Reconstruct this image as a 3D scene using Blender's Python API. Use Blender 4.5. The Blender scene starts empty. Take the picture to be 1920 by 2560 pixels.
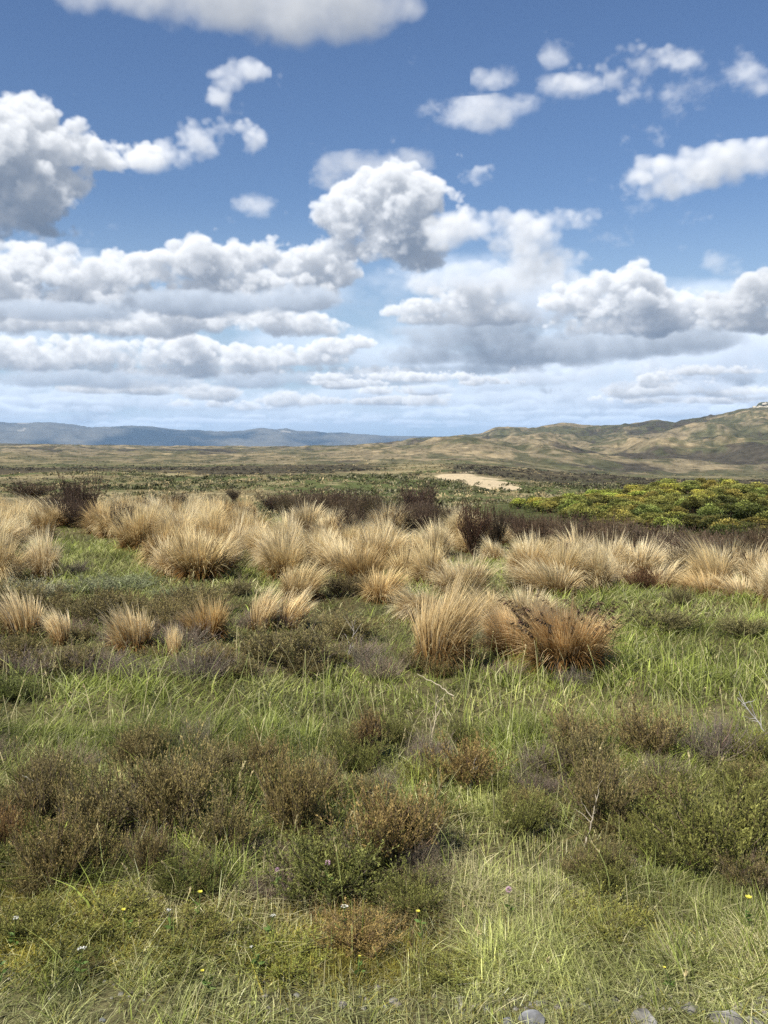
import bpy, math, random
import numpy as np
from mathutils import Vector
# ------------------------------------------------------------------ camera, sky, sun, exposure
scene = bpy.context.scene
COL = scene.collection
F_PX, HORIZON, PX_W, PX_H = 2315.0, 1111.0, 1920, 2560      # lens and eye level measured on the photograph
PITCH = math.atan((PX_H / 2 - HORIZON) / F_PX)
EYE = 1.6
cam_d = bpy.data.cameras.new("camera"); cam = bpy.data.objects.new("camera", cam_d); COL.objects.link(cam)
cam_d.sensor_fit = 'VERTICAL'; cam_d.sensor_height = 24.0; cam_d.lens = F_PX / PX_H * 24.0
cam_d.clip_start = 0.05; cam_d.clip_end = 60000.0
cam.location = (0, 0, EYE); cam.rotation_euler = (math.pi / 2 - PITCH, 0, 0)
scene.camera = cam
scene.view_settings.view_transform = 'Standard'; scene.view_settings.look = 'None'
scene.view_settings.exposure = 0.62; scene.view_settings.gamma = 1.0; scene.view_settings.use_curve_mapping = False
scene.render.film_transparent = False
scene.cycles.use_denoising = False
scene.cycles.max_bounces = 6; scene.cycles.diffuse_bounces = 3; scene.cycles.glossy_bounces = 2
scene.cycles.transmission_bounces = 3; scene.cycles.transparent_max_bounces = 8; scene.cycles.volume_bounces = 0
scene.cycles.sample_clamp_indirect = 4.0
SUN_EL, SUN_AZ = math.radians(50), math.radians(222)        # azimuth clockwise from the view direction: behind, to the left
SKY_STRENGTH = 0.056
to_sun = Vector((math.sin(SUN_AZ) * math.cos(SUN_EL), math.cos(SUN_AZ) * math.cos(SUN_EL), math.sin(SUN_EL)))
sun_d = bpy.data.lights.new("sun", 'SUN'); sun = bpy.data.objects.new("sun", sun_d); COL.objects.link(sun)
sun_d.energy = 5.0; sun_d.angle = math.radians(0.5); sun_d.color = (1.0, 0.94, 0.83)
sun.rotation_euler = to_sun.to_track_quat('Z', 'Y').to_euler(); sun.location = (-20, -20, 40)

# ---- sky with cumulus: a small volume simulation in (azimuth, elevation, depth) ----
def px_dir(x, y):
    """photo pixel -> world direction (camera looks along +Y, pitched down)"""
    a = (np.asarray(x, float) - PX_W / 2) / F_PX
    b = (PX_H / 2 - np.asarray(y, float)) / F_PX
    c, s = math.cos(PITCH), math.sin(PITCH)
    d = np.stack([a, c + b * s, -s + b * c], -1)
    return d / np.linalg.norm(d, axis=-1, keepdims=True)
AZ0, AZ1, EL0, EL1 = -38.0, 38.0, -1.0, 33.0
CRES = 20.0                                  # grid cells per degree
def az_el(x, y):
    d = px_dir(x, y)
    return np.degrees(np.arctan2(d[..., 0], d[..., 1])), np.degrees(np.arcsin(d[..., 2]))
# clouds: list of (softness, depth order, blobs); a blob is (x, y, rx, ry[, strength]) on the 1659-wide view of the sky
CLOUDS = [
 # hazy far deck just above the hills
 dict(kind='veil', amb=.92, blobs=[(150,915,600,40),(900,915,700,40),(1500,905,600,50),(150,900,500,50),(700,900,500,46),(1250,890,500,60),(1700,880,400,70),(-300,890,400,50),(2000,870,400,70),(300,850,500,34,.8),(900,850,500,34,.8),(1450,830,450,50,.9)]),
 dict(kind='band', amb=.9, blobs=[(150,872,330,24),(480,876,260,18),(760,866,260,22),(1010,862,220,24),(1240,855,220,26),(1480,866,260,28),(1650,856,160,28),(900,905,700,12,.6),(250,905,400,12,.6),(1400,900,400,16,.6),(-150,870,200,24),(1850,855,220,30),(165,912,40,14)]),
 # blue grey veil behind the middle banks
 dict(kind='veil', amb=.85, blobs=[(300,750,600,50,.8),(1100,690,330,60,.9),(1300,740,350,60),(800,640,200,60,.55),(640,660,200,60,.8),(1500,720,300,60),(900,780,300,40),(1700,700,200,60)]),
 dict(kind='veil', amb=1.0, blobs=[(200,700,500,80,.9),(600,740,400,60,.8),(1250,800,400,60),(1600,760,300,80),(100,600,300,60,.8)]),
 # lower bank, left to centre
 dict(kind='cum', amb=.97, blobs=[(1190,816,130,30),(1300,806,110,32),(1420,806,100,30),(1500,792,100,32),(1560,766,110,44),(1640,742,80,36),(1600,820,160,36),(1750,760,120,50),(1120,826,140,18),(1400,845,260,16),(640,868,70,22),(930,868,60,22)]),
 dict(kind='band', amb=.9, blobs=[(150,866,300,30),(420,872,260,24),(760,862,300,28),(1080,866,220,26),(1300,866,260,30),(1600,868,260,34)]),
 dict(kind='cum', amb=1.02, blobs=[(-80,780,160,44),(60,778,140,46),(190,772,120,42),(300,778,110,40),(385,768,110,44),(520,780,130,34),(640,776,110,30),(715,756,60,24),(775,744,46,18),(400,806,420,24),(820,812,330,20,.8)]),
 dict(kind='dark', amb=.70, blobs=[(150,822,260,20),(420,826,300,18),(760,822,300,18)]),
 # second bank
 dict(kind='cum', amb=1., blobs=[(230,705,200,38),(430,695,150,42),(540,684,100,40),(620,705,120,34),(60,700,180,34),(700,715,90,26,.8)]),
 # grey shelf centre right
 dict(kind='dark', amb=.62, blobs=[(1010,735,190,40),(1180,765,250,40),(1340,755,190,34),(930,772,130,26),(1080,700,170,34),(1470,735,150,34),(1000,800,260,16,.8)]),
 dict(kind='cum', amb=1., blobs=[(1010,645,90,44),(1080,630,60,42),(945,668,80,26),(1040,680,130,34),(880,676,60,16,.6),(1010,690,150,22)]),
 dict(kind='puff', amb=.95, blobs=[(1130,605,120,44),(1215,640,120,40),(1040,600,100,36),(960,615,80,26,.8),(1180,680,140,36)]),
 dict(kind='veil', amb=.9, blobs=[(1050,590,260,50),(1250,640,240,50),(1550,640,220,50)]),
 dict(kind='cum', amb=1.03, blobs=[(1330,665,120,62),(1385,615,58,44),(1240,660,75,40),(1300,630,60,38),(1440,680,90,42),(1490,670,50,24,.7),(1330,705,170,36)]),
 dict(kind='cum', amb=.9, blobs=[(1570,675,90,36),(1655,640,80,46),(1760,640,100,50),(1620,700,140,32),(1480,640,60,20,.7)]),
 # middle bank, left
 dict(kind='cum', amb=1., blobs=[(-60,610,130,70),(60,590,110,60),(160,600,90,56),(250,595,90,50),(340,595,80,46),(430,578,90,52),(520,572,60,44),(572,548,44,40),(630,575,60,50),(700,570,60,56),(735,600,40,40),
                         (500,640,180,50),(300,650,220,46),(100,655,220,46),(640,640,120,50),(-80,660,160,46)]),
 dict(kind='dark', amb=.70, blobs=[(130,676,230,24),(420,660,200,30),(640,655,110,36)]),
 # central cumulus
 dict(kind='wisp', amb=.85, blobs=[(800,365,120,36,.75),(900,350,60,26,.6),(730,390,60,26,.6)]),
 dict(kind='cum', amb=1.02, blobs=[(850,450,125,72),(858,402,60,50),(770,455,90,56),(925,440,62,58),(705,470,38,44),(850,505,155,66),(955,480,70,42),(800,545,100,50),(905,560,70,50)]),
 dict(kind='puff', amb=.97, blobs=[(1020,505,130,48),(1110,520,100,46),(1130,575,80,50),(1200,575,90,36,.8),(1032,383,48,24,.9),(1180,480,120,24,.6),(960,600,140,30,.6),(900,600,80,30,.7)]),
 # left towering one and its arm
 dict(kind='cum', amb=.97, blobs=[(-70,330,120,110),(40,270,60,60),(82,255,40,42),(60,340,100,72),(150,335,80,52),(60,420,110,70),(130,395,70,48),(225,345,70,38),(300,345,55,32),(-60,480,140,60),(60,470,90,40),(100,500,60,30,.9)]),
 dict(kind='puff', amb=1., blobs=[(425,300,58,40),(480,288,50,28),(525,280,34,20),(385,340,50,34),(335,350,60,26),(545,312,32,26)]),
 dict(kind='wisp', amb=1., blobs=[(30,520,150,46,.9),(70,560,130,40,.8)]),
 dict(kind='puff', amb=1., blobs=[(490,175,38,34),(520,155,48,24),(560,155,24,14,.8),(478,212,34,28),(500,240,34,20,.7)]),
 # upper right group
 dict(kind='puff', amb=.93, blobs=[(1255,175,66,32),(1330,175,60,36),(1370,135,60,40),(1440,132,70,28),(1350,205,38,28),(1265,125,30,16,.8)]),
 dict(kind='wisp', amb=.97, blobs=[(1030,252,100,36),(1120,232,100,26,.9),(950,240,60,28,.8),(1072,165,54,24,.9),(1490,135,70,28,.85),(1450,248,50,28,.9),(1520,200,54,44,.7),(1430,205,80,40,.7),(1630,165,70,40,.75),(1200,118,40,26,.65),(1230,190,70,26)]),
 dict(kind='puff', amb=.96, blobs=[(1450,390,100,42),(1530,365,90,44),(1620,345,80,38),(1720,340,80,36)]),
 dict(kind='wisp', amb=.93, blobs=[(1390,440,130,44,.9),(1480,460,90,32,.85),(1310,510,60,32,.85),(1320,400,90,34,.75),(1290,460,100,32,.7),(556,448,56,30,.9),(1572,575,72,32,.9),(1650,575,60,22,.7),(490,475,30,12,.7),(1470,540,40,16,.7),(1385,560,30,14,.7)]),
 # high grey one over the top edge
 dict(kind='soft', amb=.80, blobs=[(330,-5,200,44),(500,15,200,58),(640,34,190,62),(760,26,110,56),(560,-40,330,70),(180,-5,110,34,.8),(850,16,70,36,.7)]),
]
_r = np.random.default_rng(77)
def _row(n, y0, y1, rx0, rx1, ry0, ry1, amb, x0=-150, x1=1810):
    for _ in range(n):
        y = _r.uniform(y0, y1); k = 1 - .35 * (y - y0) / (y1 - y0); x = _r.uniform(x0, x1); rx, ry = _r.uniform(rx0, rx1), _r.uniform(ry0, ry1) * k
        CLOUDS.append(dict(kind='band' if y > 880 or _r.random() < .3 else 'cum', amb=amb * _r.uniform(.92, 1.06), blobs=[(x + _r.uniform(-.8, .8) * rx, y + _r.uniform(-.3, .5) * ry, rx * _r.uniform(.4, .9), ry * _r.uniform(.7, 1.1)) for _ in range(3)]))
_row(26, 872, 922, 80, 200, 9, 16, .95)
_row(19, 832, 882, 70, 170, 14, 24, .98)
_row(8, 800, 838, 60, 140, 14, 22, .98, 700, 1810)
CLOUDS.sort(key=lambda c: -min(870, max(b[1] for b in c['blobs'])) if (c['kind'] == 'cum' or (c['kind'] == 'band' and len(c['blobs']) == 3)) and max(b[1] for b in c['blobs']) > 838 else -900 if c['kind'] in ('veil', 'band') and max(b[1] for b in c['blobs']) > 838 else 0)
TOSUN = np.array([-0.42, 0.88, -0.20]); TOSUN /= np.linalg.norm(TOSUN)   # right, up, away
def vnoise(shape, cell, rng, step=1, wide=1.):
    cells = (cell, cell * wide, max(cell / step, 1.01))
    lat = [max(2, int(math.ceil(s / c)) + 6) for s, c in zip(shape, cells)]
    a = rng.random(lat, dtype=np.float32)
    for ax in (2, 1, 0):                       # cubic B-spline stretch of a random lattice
        n = shape[ax]; t = np.arange(n) / cells[ax] + rng.uniform(.1, .9); i = np.minimum(t.astype(int), lat[ax] - 4); f = (t - i).astype(np.float32)
        w = [(1 - f) ** 3 / 6, (3 * f ** 3 - 6 * f ** 2 + 4) / 6, (-3 * f ** 3 + 3 * f ** 2 + 3 * f + 1) / 6, f ** 3 / 6]
        sh = [1] * 3; sh[ax] = n
        a = sum(np.take(a, i + k, ax) * w[k].reshape(sh) for k in range(4))
    return np.clip((a - .5) * 2.3 + .5, 0, 1)
def make_clouds(seed=6):
    W, H = int((AZ1 - AZ0) * CRES), int((EL1 - EL0) * CRES)
    K = F_PX / 1659 * 1920 / 1920
    deg = 1659.0 / 1920.0 * F_PX * math.pi / 180      # view pixels per degree near the axis
    rgb = np.zeros((H, W, 3), np.float32); T = np.ones((H, W), np.float32)
    out = []
    for ci, c in enumerate(CLOUDS):
        rng = np.random.default_rng(seed * 100 + ci)
        B = []
        for b in c['blobs']:
            x, y, rx, ry = b[:4]; st = b[4] if len(b) > 4 else 1.
            az, el = az_el(x * 1920 / 1659, y * 1920 / 1659)
            B.append(((az - AZ0) * CRES, (el - EL0) * CRES, rx / deg * CRES, ry / deg * CRES, st))
        B = np.array(B)
        pad = 34
        u0, u1 = int(max(0, (B[:, 0] - B[:, 2]).min() - pad)), int(min(W, (B[:, 0] + B[:, 2]).max() + pad))
        v0, v1 = int(max(0, (B[:, 1] - B[:, 3]).min() - pad)), int(min(H, (B[:, 1] + B[:, 3]).max() + pad))
        if u1 - u0 < 4 or v1 - v0 < 4: continue
        dr = np.minimum(B[:, 2], B[:, 3] * 1.3)
        D = int(2.1 * dr.max() + 8); step = 2                  # depth cells are two wide
        D = max(8, D // step)
        shape = (v1 - v0, u1 - u0, D)
        E = np.full(shape, -1, np.float32)
        kind = c['kind']
        flat = {'cum': 1.5, 'dark': 1.3, 'band': 1.4, 'soft': 1.}.get(kind, 1.1)
        def splat(pu, pv, pd, ru, rv, rd, st):
            a0, a1 = int(max(0, pu - ru - u0)), int(min(shape[1], pu + ru - u0 + 2))
            b0, b1 = int(max(0, pv - rv - v0)), int(min(shape[0], pv + rv - v0 + 2))
            c0, c1 = int(max(0, pd - rd)), int(min(D, pd + rd + 2))
            if a1 <= a0 or b1 <= b0 or c1 <= c0: return
            U = (np.arange(a0, a1) + u0 - pu) / ru; V = (np.arange(b0, b1) + v0 - pv) / rv; V = np.where(V < 0, V * flat, V); Q = (np.arange(c0, c1) - pd) / rd
            e = 1 - (V[:, None, None] ** 2 + U[None, :, None] ** 2 + Q[None, None, :] ** 2)
            e = (e * st + (st - 1) * .8).astype(np.float32)
            s = E[b0:b1, a0:a1, c0:c1]; h = np.clip(.5 + .5 * (e - s) / .30, 0, 1); s[...] = s * (1 - h) + e * h + .30 * h * (1 - h) * (e > -.6)
        dc = D / 2
        for (pu, pv, ru, rv, st), rd in zip(B, dr):
            rd = rd / step
            splat(pu, pv, dc, ru, rv, rd, st)
            if kind in ('cum', 'puff', 'dark'):
                n = int(np.clip(ru / rv * 9, 7, 34))
                for _ in range(n):                          # heads budding from the upper side of the blob
                    th = rng.uniform(.05, math.pi - .05); ph = rng.uniform(-1.1, 1.1)
                    k = rng.uniform(.70, .95)
                    cu = pu + math.cos(th) * ru * k * math.cos(ph); cv = pv + math.sin(th) * rv * k * (math.cos(ph) * .5 + .5); cd = dc + math.sin(ph) * rd * k
                    r = rv * rng.uniform(.22, .46)
                    splat(cu, cv, cd, r * rng.uniform(1.0, 1.5), r, r / step, st)
        # noise: broad to fine
        #          smooth, billow, bias, gain, sigma, first cell in degrees
        par = dict(cum=(1.10, .55, .10, 1.6, .26, 1.7), puff=(1.45, .30, .20, .75, .10, 1.4), wisp=(1.75, .15, .30, .65, .06, 1.5), soft=(.9, .2, -.08, .8, .07, 2.6),
                   dark=(1.0, .35, -.12, 1.0, .15, 1.8), band=(1.5, .35, .15, 1.0, .12, 1.0), veil=(1.2, .2, .05, .6, .06, 2.4))[kind]
        amp, bamp, bias, gain, sig, c0 = par
        sig = sig * 13 / CRES * float(np.clip(17 / dr.max(), 1, 2.6))
        fb = np.zeros(shape, np.float32); bl = np.zeros(shape, np.float32); cell = c0 * CRES; a = 1.; tot = 0
        while cell > 1.7:
            n_ = vnoise(shape, cell, rng, step, 1.5 if kind in ('band', 'dark', 'veil') else 1.35 if kind == 'wisp' else 1.15)
            fb += a * (n_ - .5)
            if cell < c0 * CRES * .9: bl += a * np.abs(vnoise(shape, cell * .9, rng, step) * 2 - 1)
            tot += a; a *= .70; cell /= 2.03
        fb *= 2.6 / tot; bl = (bl / max(tot - 1, .3) - .38) * 1.6
        fine = np.zeros(shape, np.float32); cell = .62 * CRES; a = 1.
        while cell > 1.5:
            n_ = vnoise(shape, cell, rng, step, 1.3); fine += a * (1 - np.abs(n_ * 2 - 1)); a *= .62; cell /= 2.1     # torn, ridged detail
        E += amp * fb + bamp * bl
        E -= {'cum': .30, 'puff': .34, 'wisp': .34, 'dark': .22, 'band': .30}.get(kind, .12) * (fine - .9) * np.clip(1.25 - E * .6, .35, 1.2)
        vv = (np.arange(shape[0]) + v0)[:, None, None]
        dens = E - bias
        # flat bases: thin out below each cloud's lower edge
        dens = np.clip(dens * gain, 0, 1) * sig
        dens[:, :, 0] = 0; dens[:, :, -1] = 0
        # light: optical depth towards the sun, swept down from the top
        tau = np.zeros(shape, np.float32); amb = np.zeros(shape, np.float32)
        su, sd = TOSUN[0] / TOSUN[1], TOSUN[2] / TOSUN[1] / step
        plen = 1 / TOSUN[1]
        cur = np.zeros(shape[1:], np.float32); cura = np.zeros(shape[1:], np.float32)
        def shift(a, s, ax):
            i = math.floor(s); f = s - i
            def sh(a, k):
                if k == 0: return a
                r = np.zeros_like(a)
                if ax == 0:
                    if k > 0: r[:-k] = a[k:]
                    else: r[-k:] = a[:k]
                else:
                    if k > 0: r[:, :-k] = a[:, k:]
                    else: r[:, -k:] = a[:, :k]
                return r
            return sh(a, i) * (1 - f) + sh(a, i + 1) * f
        for v in range(shape[0] - 1, -1, -1):
            cur = shift(shift(cur, su, 0), sd, 1)
            tau[v] = cur + dens[v] * plen * .5
            cur = cur + dens[v] * plen
            cura = cura * .985 + dens[v]
            amb[v] = cura
        sunl = .60 * np.exp(-tau * .90) + .40 * np.exp(-tau * .19) + .08 * np.exp(-tau * .03)
        powder = 1 - .20 * np.exp(-dens / sig * 3)
        sunl *= powder
        skyl = np.exp(-amb * .16 * CRES / 13)
        # march front to back
        C = np.zeros(shape[:2] + (3,), np.float32); tr = np.ones(shape[:2], np.float32)
        sun_c = np.array([1.0, .972, .92]) * .655; sky_t = np.array([.30, .36, .46]) * .50; sky_b = np.array([.15, .222, .345]) * .54
        for d in range(D):
            al = 1 - np.exp(-dens[:, :, d] * step)
            w = (tr * al)[..., None]
            L = sunl[:, :, d, None] * sun_c + skyl[:, :, d, None] * sky_t + (1 - skyl[:, :, d, None]) * sky_b
            C += w * L * c['amb'] * (np.array([.88, .965, 1.08]) if kind in ('veil', 'dark', 'band') else 1.0); tr *= 1 - al
        out.append((u0, u1, v0, v1, C, tr))
    for u0, u1, v0, v1, C, tr in out:           # far layers first, nearer ones over them
        rgb[v0:v1, u0:u1] = C + rgb[v0:v1, u0:u1] * tr[..., None]
        T[v0:v1, u0:u1] *= tr
    return rgb, 1 - T
def build_world():
    rgb, al = make_clouds()
    H, W = al.shape
    buf = np.concatenate([rgb, al[..., None]], -1).astype(np.float32)
    img = bpy.data.images.new("cloud_light", W, H, alpha=True, float_buffer=True)
    img.colorspace_settings.name = 'Non-Color'; img.alpha_mode = 'CHANNEL_PACKED'
    img.pixels.foreach_set(buf.ravel()); img.update(); img.pack()
    w = bpy.data.worlds.new("World"); scene.world = w; w.use_nodes = True
    nt = w.node_tree; nt.nodes.clear(); N = nt.nodes.new; L = nt.links.new
    out = N('ShaderNodeOutputWorld'); bg = N('ShaderNodeBackground'); bg.inputs['Strength'].default_value = SKY_STRENGTH
    sky = N('ShaderNodeTexSky'); sky.sky_type = 'NISHITA'; sky.sun_disc = False
    sky.sun_elevation = SUN_EL; sky.sun_rotation = SUN_AZ; sky.air_density = 1.0; sky.dust_density = 0.6; sky.ozone_density = 2.2; sky.altitude = 300
    hs = N('ShaderNodeHueSaturation'); hs.inputs['Saturation'].default_value = SKY_SAT; hs.inputs['Value'].default_value = SKY_VAL; hs.inputs['Hue'].default_value = .507; L(sky.outputs[0], hs.inputs['Color'])
    tc = N('ShaderNodeTexCoord'); sp = N('ShaderNodeSeparateXYZ'); L(tc.outputs['Generated'], sp.inputs[0])
    def M(op, a, b=None, c=None):
        n = N('ShaderNodeMath'); n.operation = op
        for i, v in enumerate((a, b, c)):
            if v is None: continue
            if isinstance(v, (int, float)): n.inputs[i].default_value = v
            else: L(v, n.inputs[i])
        return n.outputs[0]
    az = M('ARCTAN2', sp.outputs['X'], sp.outputs['Y']); el = M('ARCSINE', sp.outputs['Z'])
    k = 180 / math.pi
    u = M('MULTIPLY_ADD', az, k / (AZ1 - AZ0), -AZ0 / (AZ1 - AZ0)); v = M('MULTIPLY_ADD', el, k / (EL1 - EL0), -EL0 / (EL1 - EL0))
    cb = N('ShaderNodeCombineXYZ'); L(u, cb.inputs[0]); L(v, cb.inputs[1])
    ti = N('ShaderNodeTexImage'); ti.image = img; ti.interpolation = 'Cubic'; ti.extension = 'CLIP'; L(cb.outputs[0], ti.inputs['Vector'])
    inv = M('SUBTRACT', 1.0, ti.outputs['Alpha'])
    low = N('ShaderNodeMapRange'); low.interpolation_type = 'SMOOTHSTEP'; L(el, low.inputs[0]); low.inputs[1].default_value = 0.0; low.inputs[2].default_value = math.radians(15); low.inputs[3].default_value = .92; low.inputs[4].default_value = 0.0
    hz = N('ShaderNodeMix'); hz.data_type = 'RGBA'; L(low.outputs[0], hz.inputs['Factor']); L(hs.outputs[0], hz.inputs[6]); hz.inputs[7].default_value = (.33 / SKY_STRENGTH, .43 / SKY_STRENGTH, .54 / SKY_STRENGTH, 1)
    a = N('ShaderNodeVectorMath'); a.operation = 'SCALE'; L(hz.outputs[2], a.inputs[0]); L(inv, a.inputs['Scale'])
    b = N('ShaderNodeVectorMath'); b.operation = 'SCALE'; L(ti.outputs['Color'], b.inputs[0]); b.inputs['Scale'].default_value = 1 / SKY_STRENGTH
    s = N('ShaderNodeVectorMath'); s.operation = 'ADD'; L(a.outputs[0], s.inputs[0]); L(b.outputs[0], s.inputs[1])
    L(s.outputs[0], bg.inputs['Color']); L(bg.outputs[0], out.inputs['Surface'])
SKY_SAT, SKY_VAL = 1.14, 1.34
build_world()

# ------------------------------------------------------------------ helpers
def link_mesh(name, V, quads=None, tris=None, mat=None, col=None, parent=None, smooth=False):
    """one mesh object from numpy arrays"""
    me = bpy.data.meshes.new(name)
    V = np.asarray(V, np.float32).reshape(-1, 3)
    parts, tot = [], []
    if quads is not None and len(quads): parts.append(np.asarray(quads, np.int32).reshape(-1)); tot.append(np.full(len(quads), 4, np.int32))
    if tris is not None and len(tris): parts.append(np.asarray(tris, np.int32).reshape(-1)); tot.append(np.full(len(tris), 3, np.int32))
    idx = np.concatenate(parts); tot = np.concatenate(tot)
    me.vertices.add(len(V)); me.vertices.foreach_set('co', V.ravel())
    me.loops.add(len(idx)); me.loops.foreach_set('vertex_index', idx)
    me.polygons.add(len(tot)); me.polygons.foreach_set('loop_start', np.concatenate([[0], np.cumsum(tot)[:-1]]).astype(np.int32))
    if smooth: me.polygons.foreach_set('use_smooth', np.ones(len(tot), bool))
    me.update(calc_edges=True)
    if col is not None:
        c = np.ones((len(V), 4), np.float32); c[:, :3] = np.clip(col, 0, 1)
        at_ = me.attributes.new('tint', 'FLOAT_COLOR', 'POINT'); at_.data.foreach_set('color', c.ravel())
    if mat: me.materials.append(mat)
    o = bpy.data.objects.new(name, me); COL.objects.link(o)
    if parent: o.parent = parent
    return o
def tag(o, label=None, cat=None, group=None, kind=None):
    if label: o['label'] = label
    if cat: o['category'] = cat
    if group: o['group'] = group
    if kind: o['kind'] = kind
    return o
def empty(name, loc=(0, 0, 0), rz=0.0):
    o = bpy.data.objects.new(name, None); COL.objects.link(o); o.location = loc; o.rotation_euler = (0, 0, rz); o.empty_display_size = .2
    return o
def hash2(ix, iy, seed):
    h = (ix.astype(np.int64) * 374761393 + iy.astype(np.int64) * 668265263 + seed * 1442695041) & 0xFFFFFFFF
    h = ((h ^ (h >> 13)) * 1274126177) & 0xFFFFFFFF
    return ((h ^ (h >> 16)) & 0xFFFF) / 65535.0
def noise2(x, y, seed=0):
    x = np.asarray(x, float); y = np.asarray(y, float)
    ix, iy = np.floor(x), np.floor(y); fx, fy = x - ix, y - iy
    fx = fx * fx * fx * (fx * (fx * 6 - 15) + 10); fy = fy * fy * fy * (fy * (fy * 6 - 15) + 10)
    ix = ix.astype(np.int64); iy = iy.astype(np.int64)
    a = hash2(ix, iy, seed) * (1 - fx) + hash2(ix + 1, iy, seed) * fx
    b = hash2(ix, iy + 1, seed) * (1 - fx) + hash2(ix + 1, iy + 1, seed) * fx
    return (a * (1 - fy) + b * fy) * 2 - 1
def fbm(x, y, n=4, seed=0, g=.5):
    s, a, t = 0., 1., 0.
    c, d = math.cos(.6), math.sin(.6)
    for i in range(n):
        s = s + a * noise2(x, y, seed + i * 17); t += a; a *= g
        x, y = (c * x - d * y) * 2.03 + 7.3, (d * x + c * y) * 2.03 - 3.1
    return s / t
def sstep(a, b, x):
    t = np.clip((np.asarray(x, float) - a) / (b - a), 0, 1); return t * t * (3 - 2 * t)
# ------------------------------------------------------------------ materials
def foliage_mat(name, trans=.28, rough=.55, spec=.25, fine=0.0):
    m = bpy.data.materials.new(name); m.use_nodes = True; nt = m.node_tree; N = nt.nodes.new; L = nt.links.new
    p = nt.nodes['Principled BSDF']; out = nt.nodes['Material Output']
    at_ = N('ShaderNodeAttribute'); at_.attribute_name = 'tint'; oi = N('ShaderNodeObjectInfo')
    mx = N('ShaderNodeMix'); mx.data_type = 'RGBA'; mx.blend_type = 'MULTIPLY'; mx.inputs['Factor'].default_value = 1
    L(at_.outputs['Color'], mx.inputs[6]); L(oi.outputs['Color'], mx.inputs[7])
    c = mx.outputs[2]
    L(c, p.inputs['Base Color']); p.inputs['Roughness'].default_value = rough; p.inputs['Specular IOR Level'].default_value = spec
    if trans > 0:
        t = N('ShaderNodeBsdfTranslucent'); L(c, t.inputs['Color'])
        ms = N('ShaderNodeMixShader'); ms.inputs[0].default_value = trans; L(p.outputs[0], ms.inputs[1]); L(t.outputs[0], ms.inputs[2]); L(ms.outputs[0], out.inputs['Surface'])
    return m
M_GRASS = foliage_mat('grass_blades', .33, .5, .3)
M_STRAW = foliage_mat('dry_straw', .30, .55, .25)
M_LEAF = foliage_mat('needle_leaves', .15, .6, .2)
M_TWIG = foliage_mat('twigs', 0, .8, .1)
M_PETAL = foliage_mat('petals', .35, .6, .2)
def land_mat(name, scale, bump, dist, contrast=.5):
    """ground whose colour zones come from the tint attribute, broken up by fine noise in world space"""
    m = bpy.data.materials.new(name); m.use_nodes = True; nt = m.node_tree; N = nt.nodes.new; L = nt.links.new
    p = nt.nodes['Principled BSDF']; p.inputs['Roughness'].default_value = .95; p.inputs['Specular IOR Level'].default_value = .05
    at_ = N('ShaderNodeAttribute'); at_.attribute_name = 'tint'
    ge = N('ShaderNodeNewGeometry'); nz = N('ShaderNodeTexNoise'); nz.inputs['Scale'].default_value = scale; nz.inputs['Detail'].default_value = 5; nz.inputs['Roughness'].default_value = .65
    L(ge.outputs['Position'], nz.inputs['Vector'])
    r = N('ShaderNodeMapRange'); r.inputs[1].default_value = .3; r.inputs[2].default_value = .7; r.inputs[3].default_value = 1 - contrast; r.inputs[4].default_value = 1 + contrast; L(nz.outputs[0], r.inputs[0])
    vm = N('ShaderNodeVectorMath'); vm.operation = 'SCALE'; L(at_.outputs['Color'], vm.inputs[0]); L(r.outputs[0], vm.inputs['Scale'])
    L(vm.outputs[0], p.inputs['Base Color'])
    b = N('ShaderNodeBump'); b.inputs['Strength'].default_value = bump; b.inputs['Distance'].default_value = dist; L(nz.outputs[0], b.inputs['Height']); L(b.outputs[0], p.inputs['Normal'])
    return m
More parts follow.
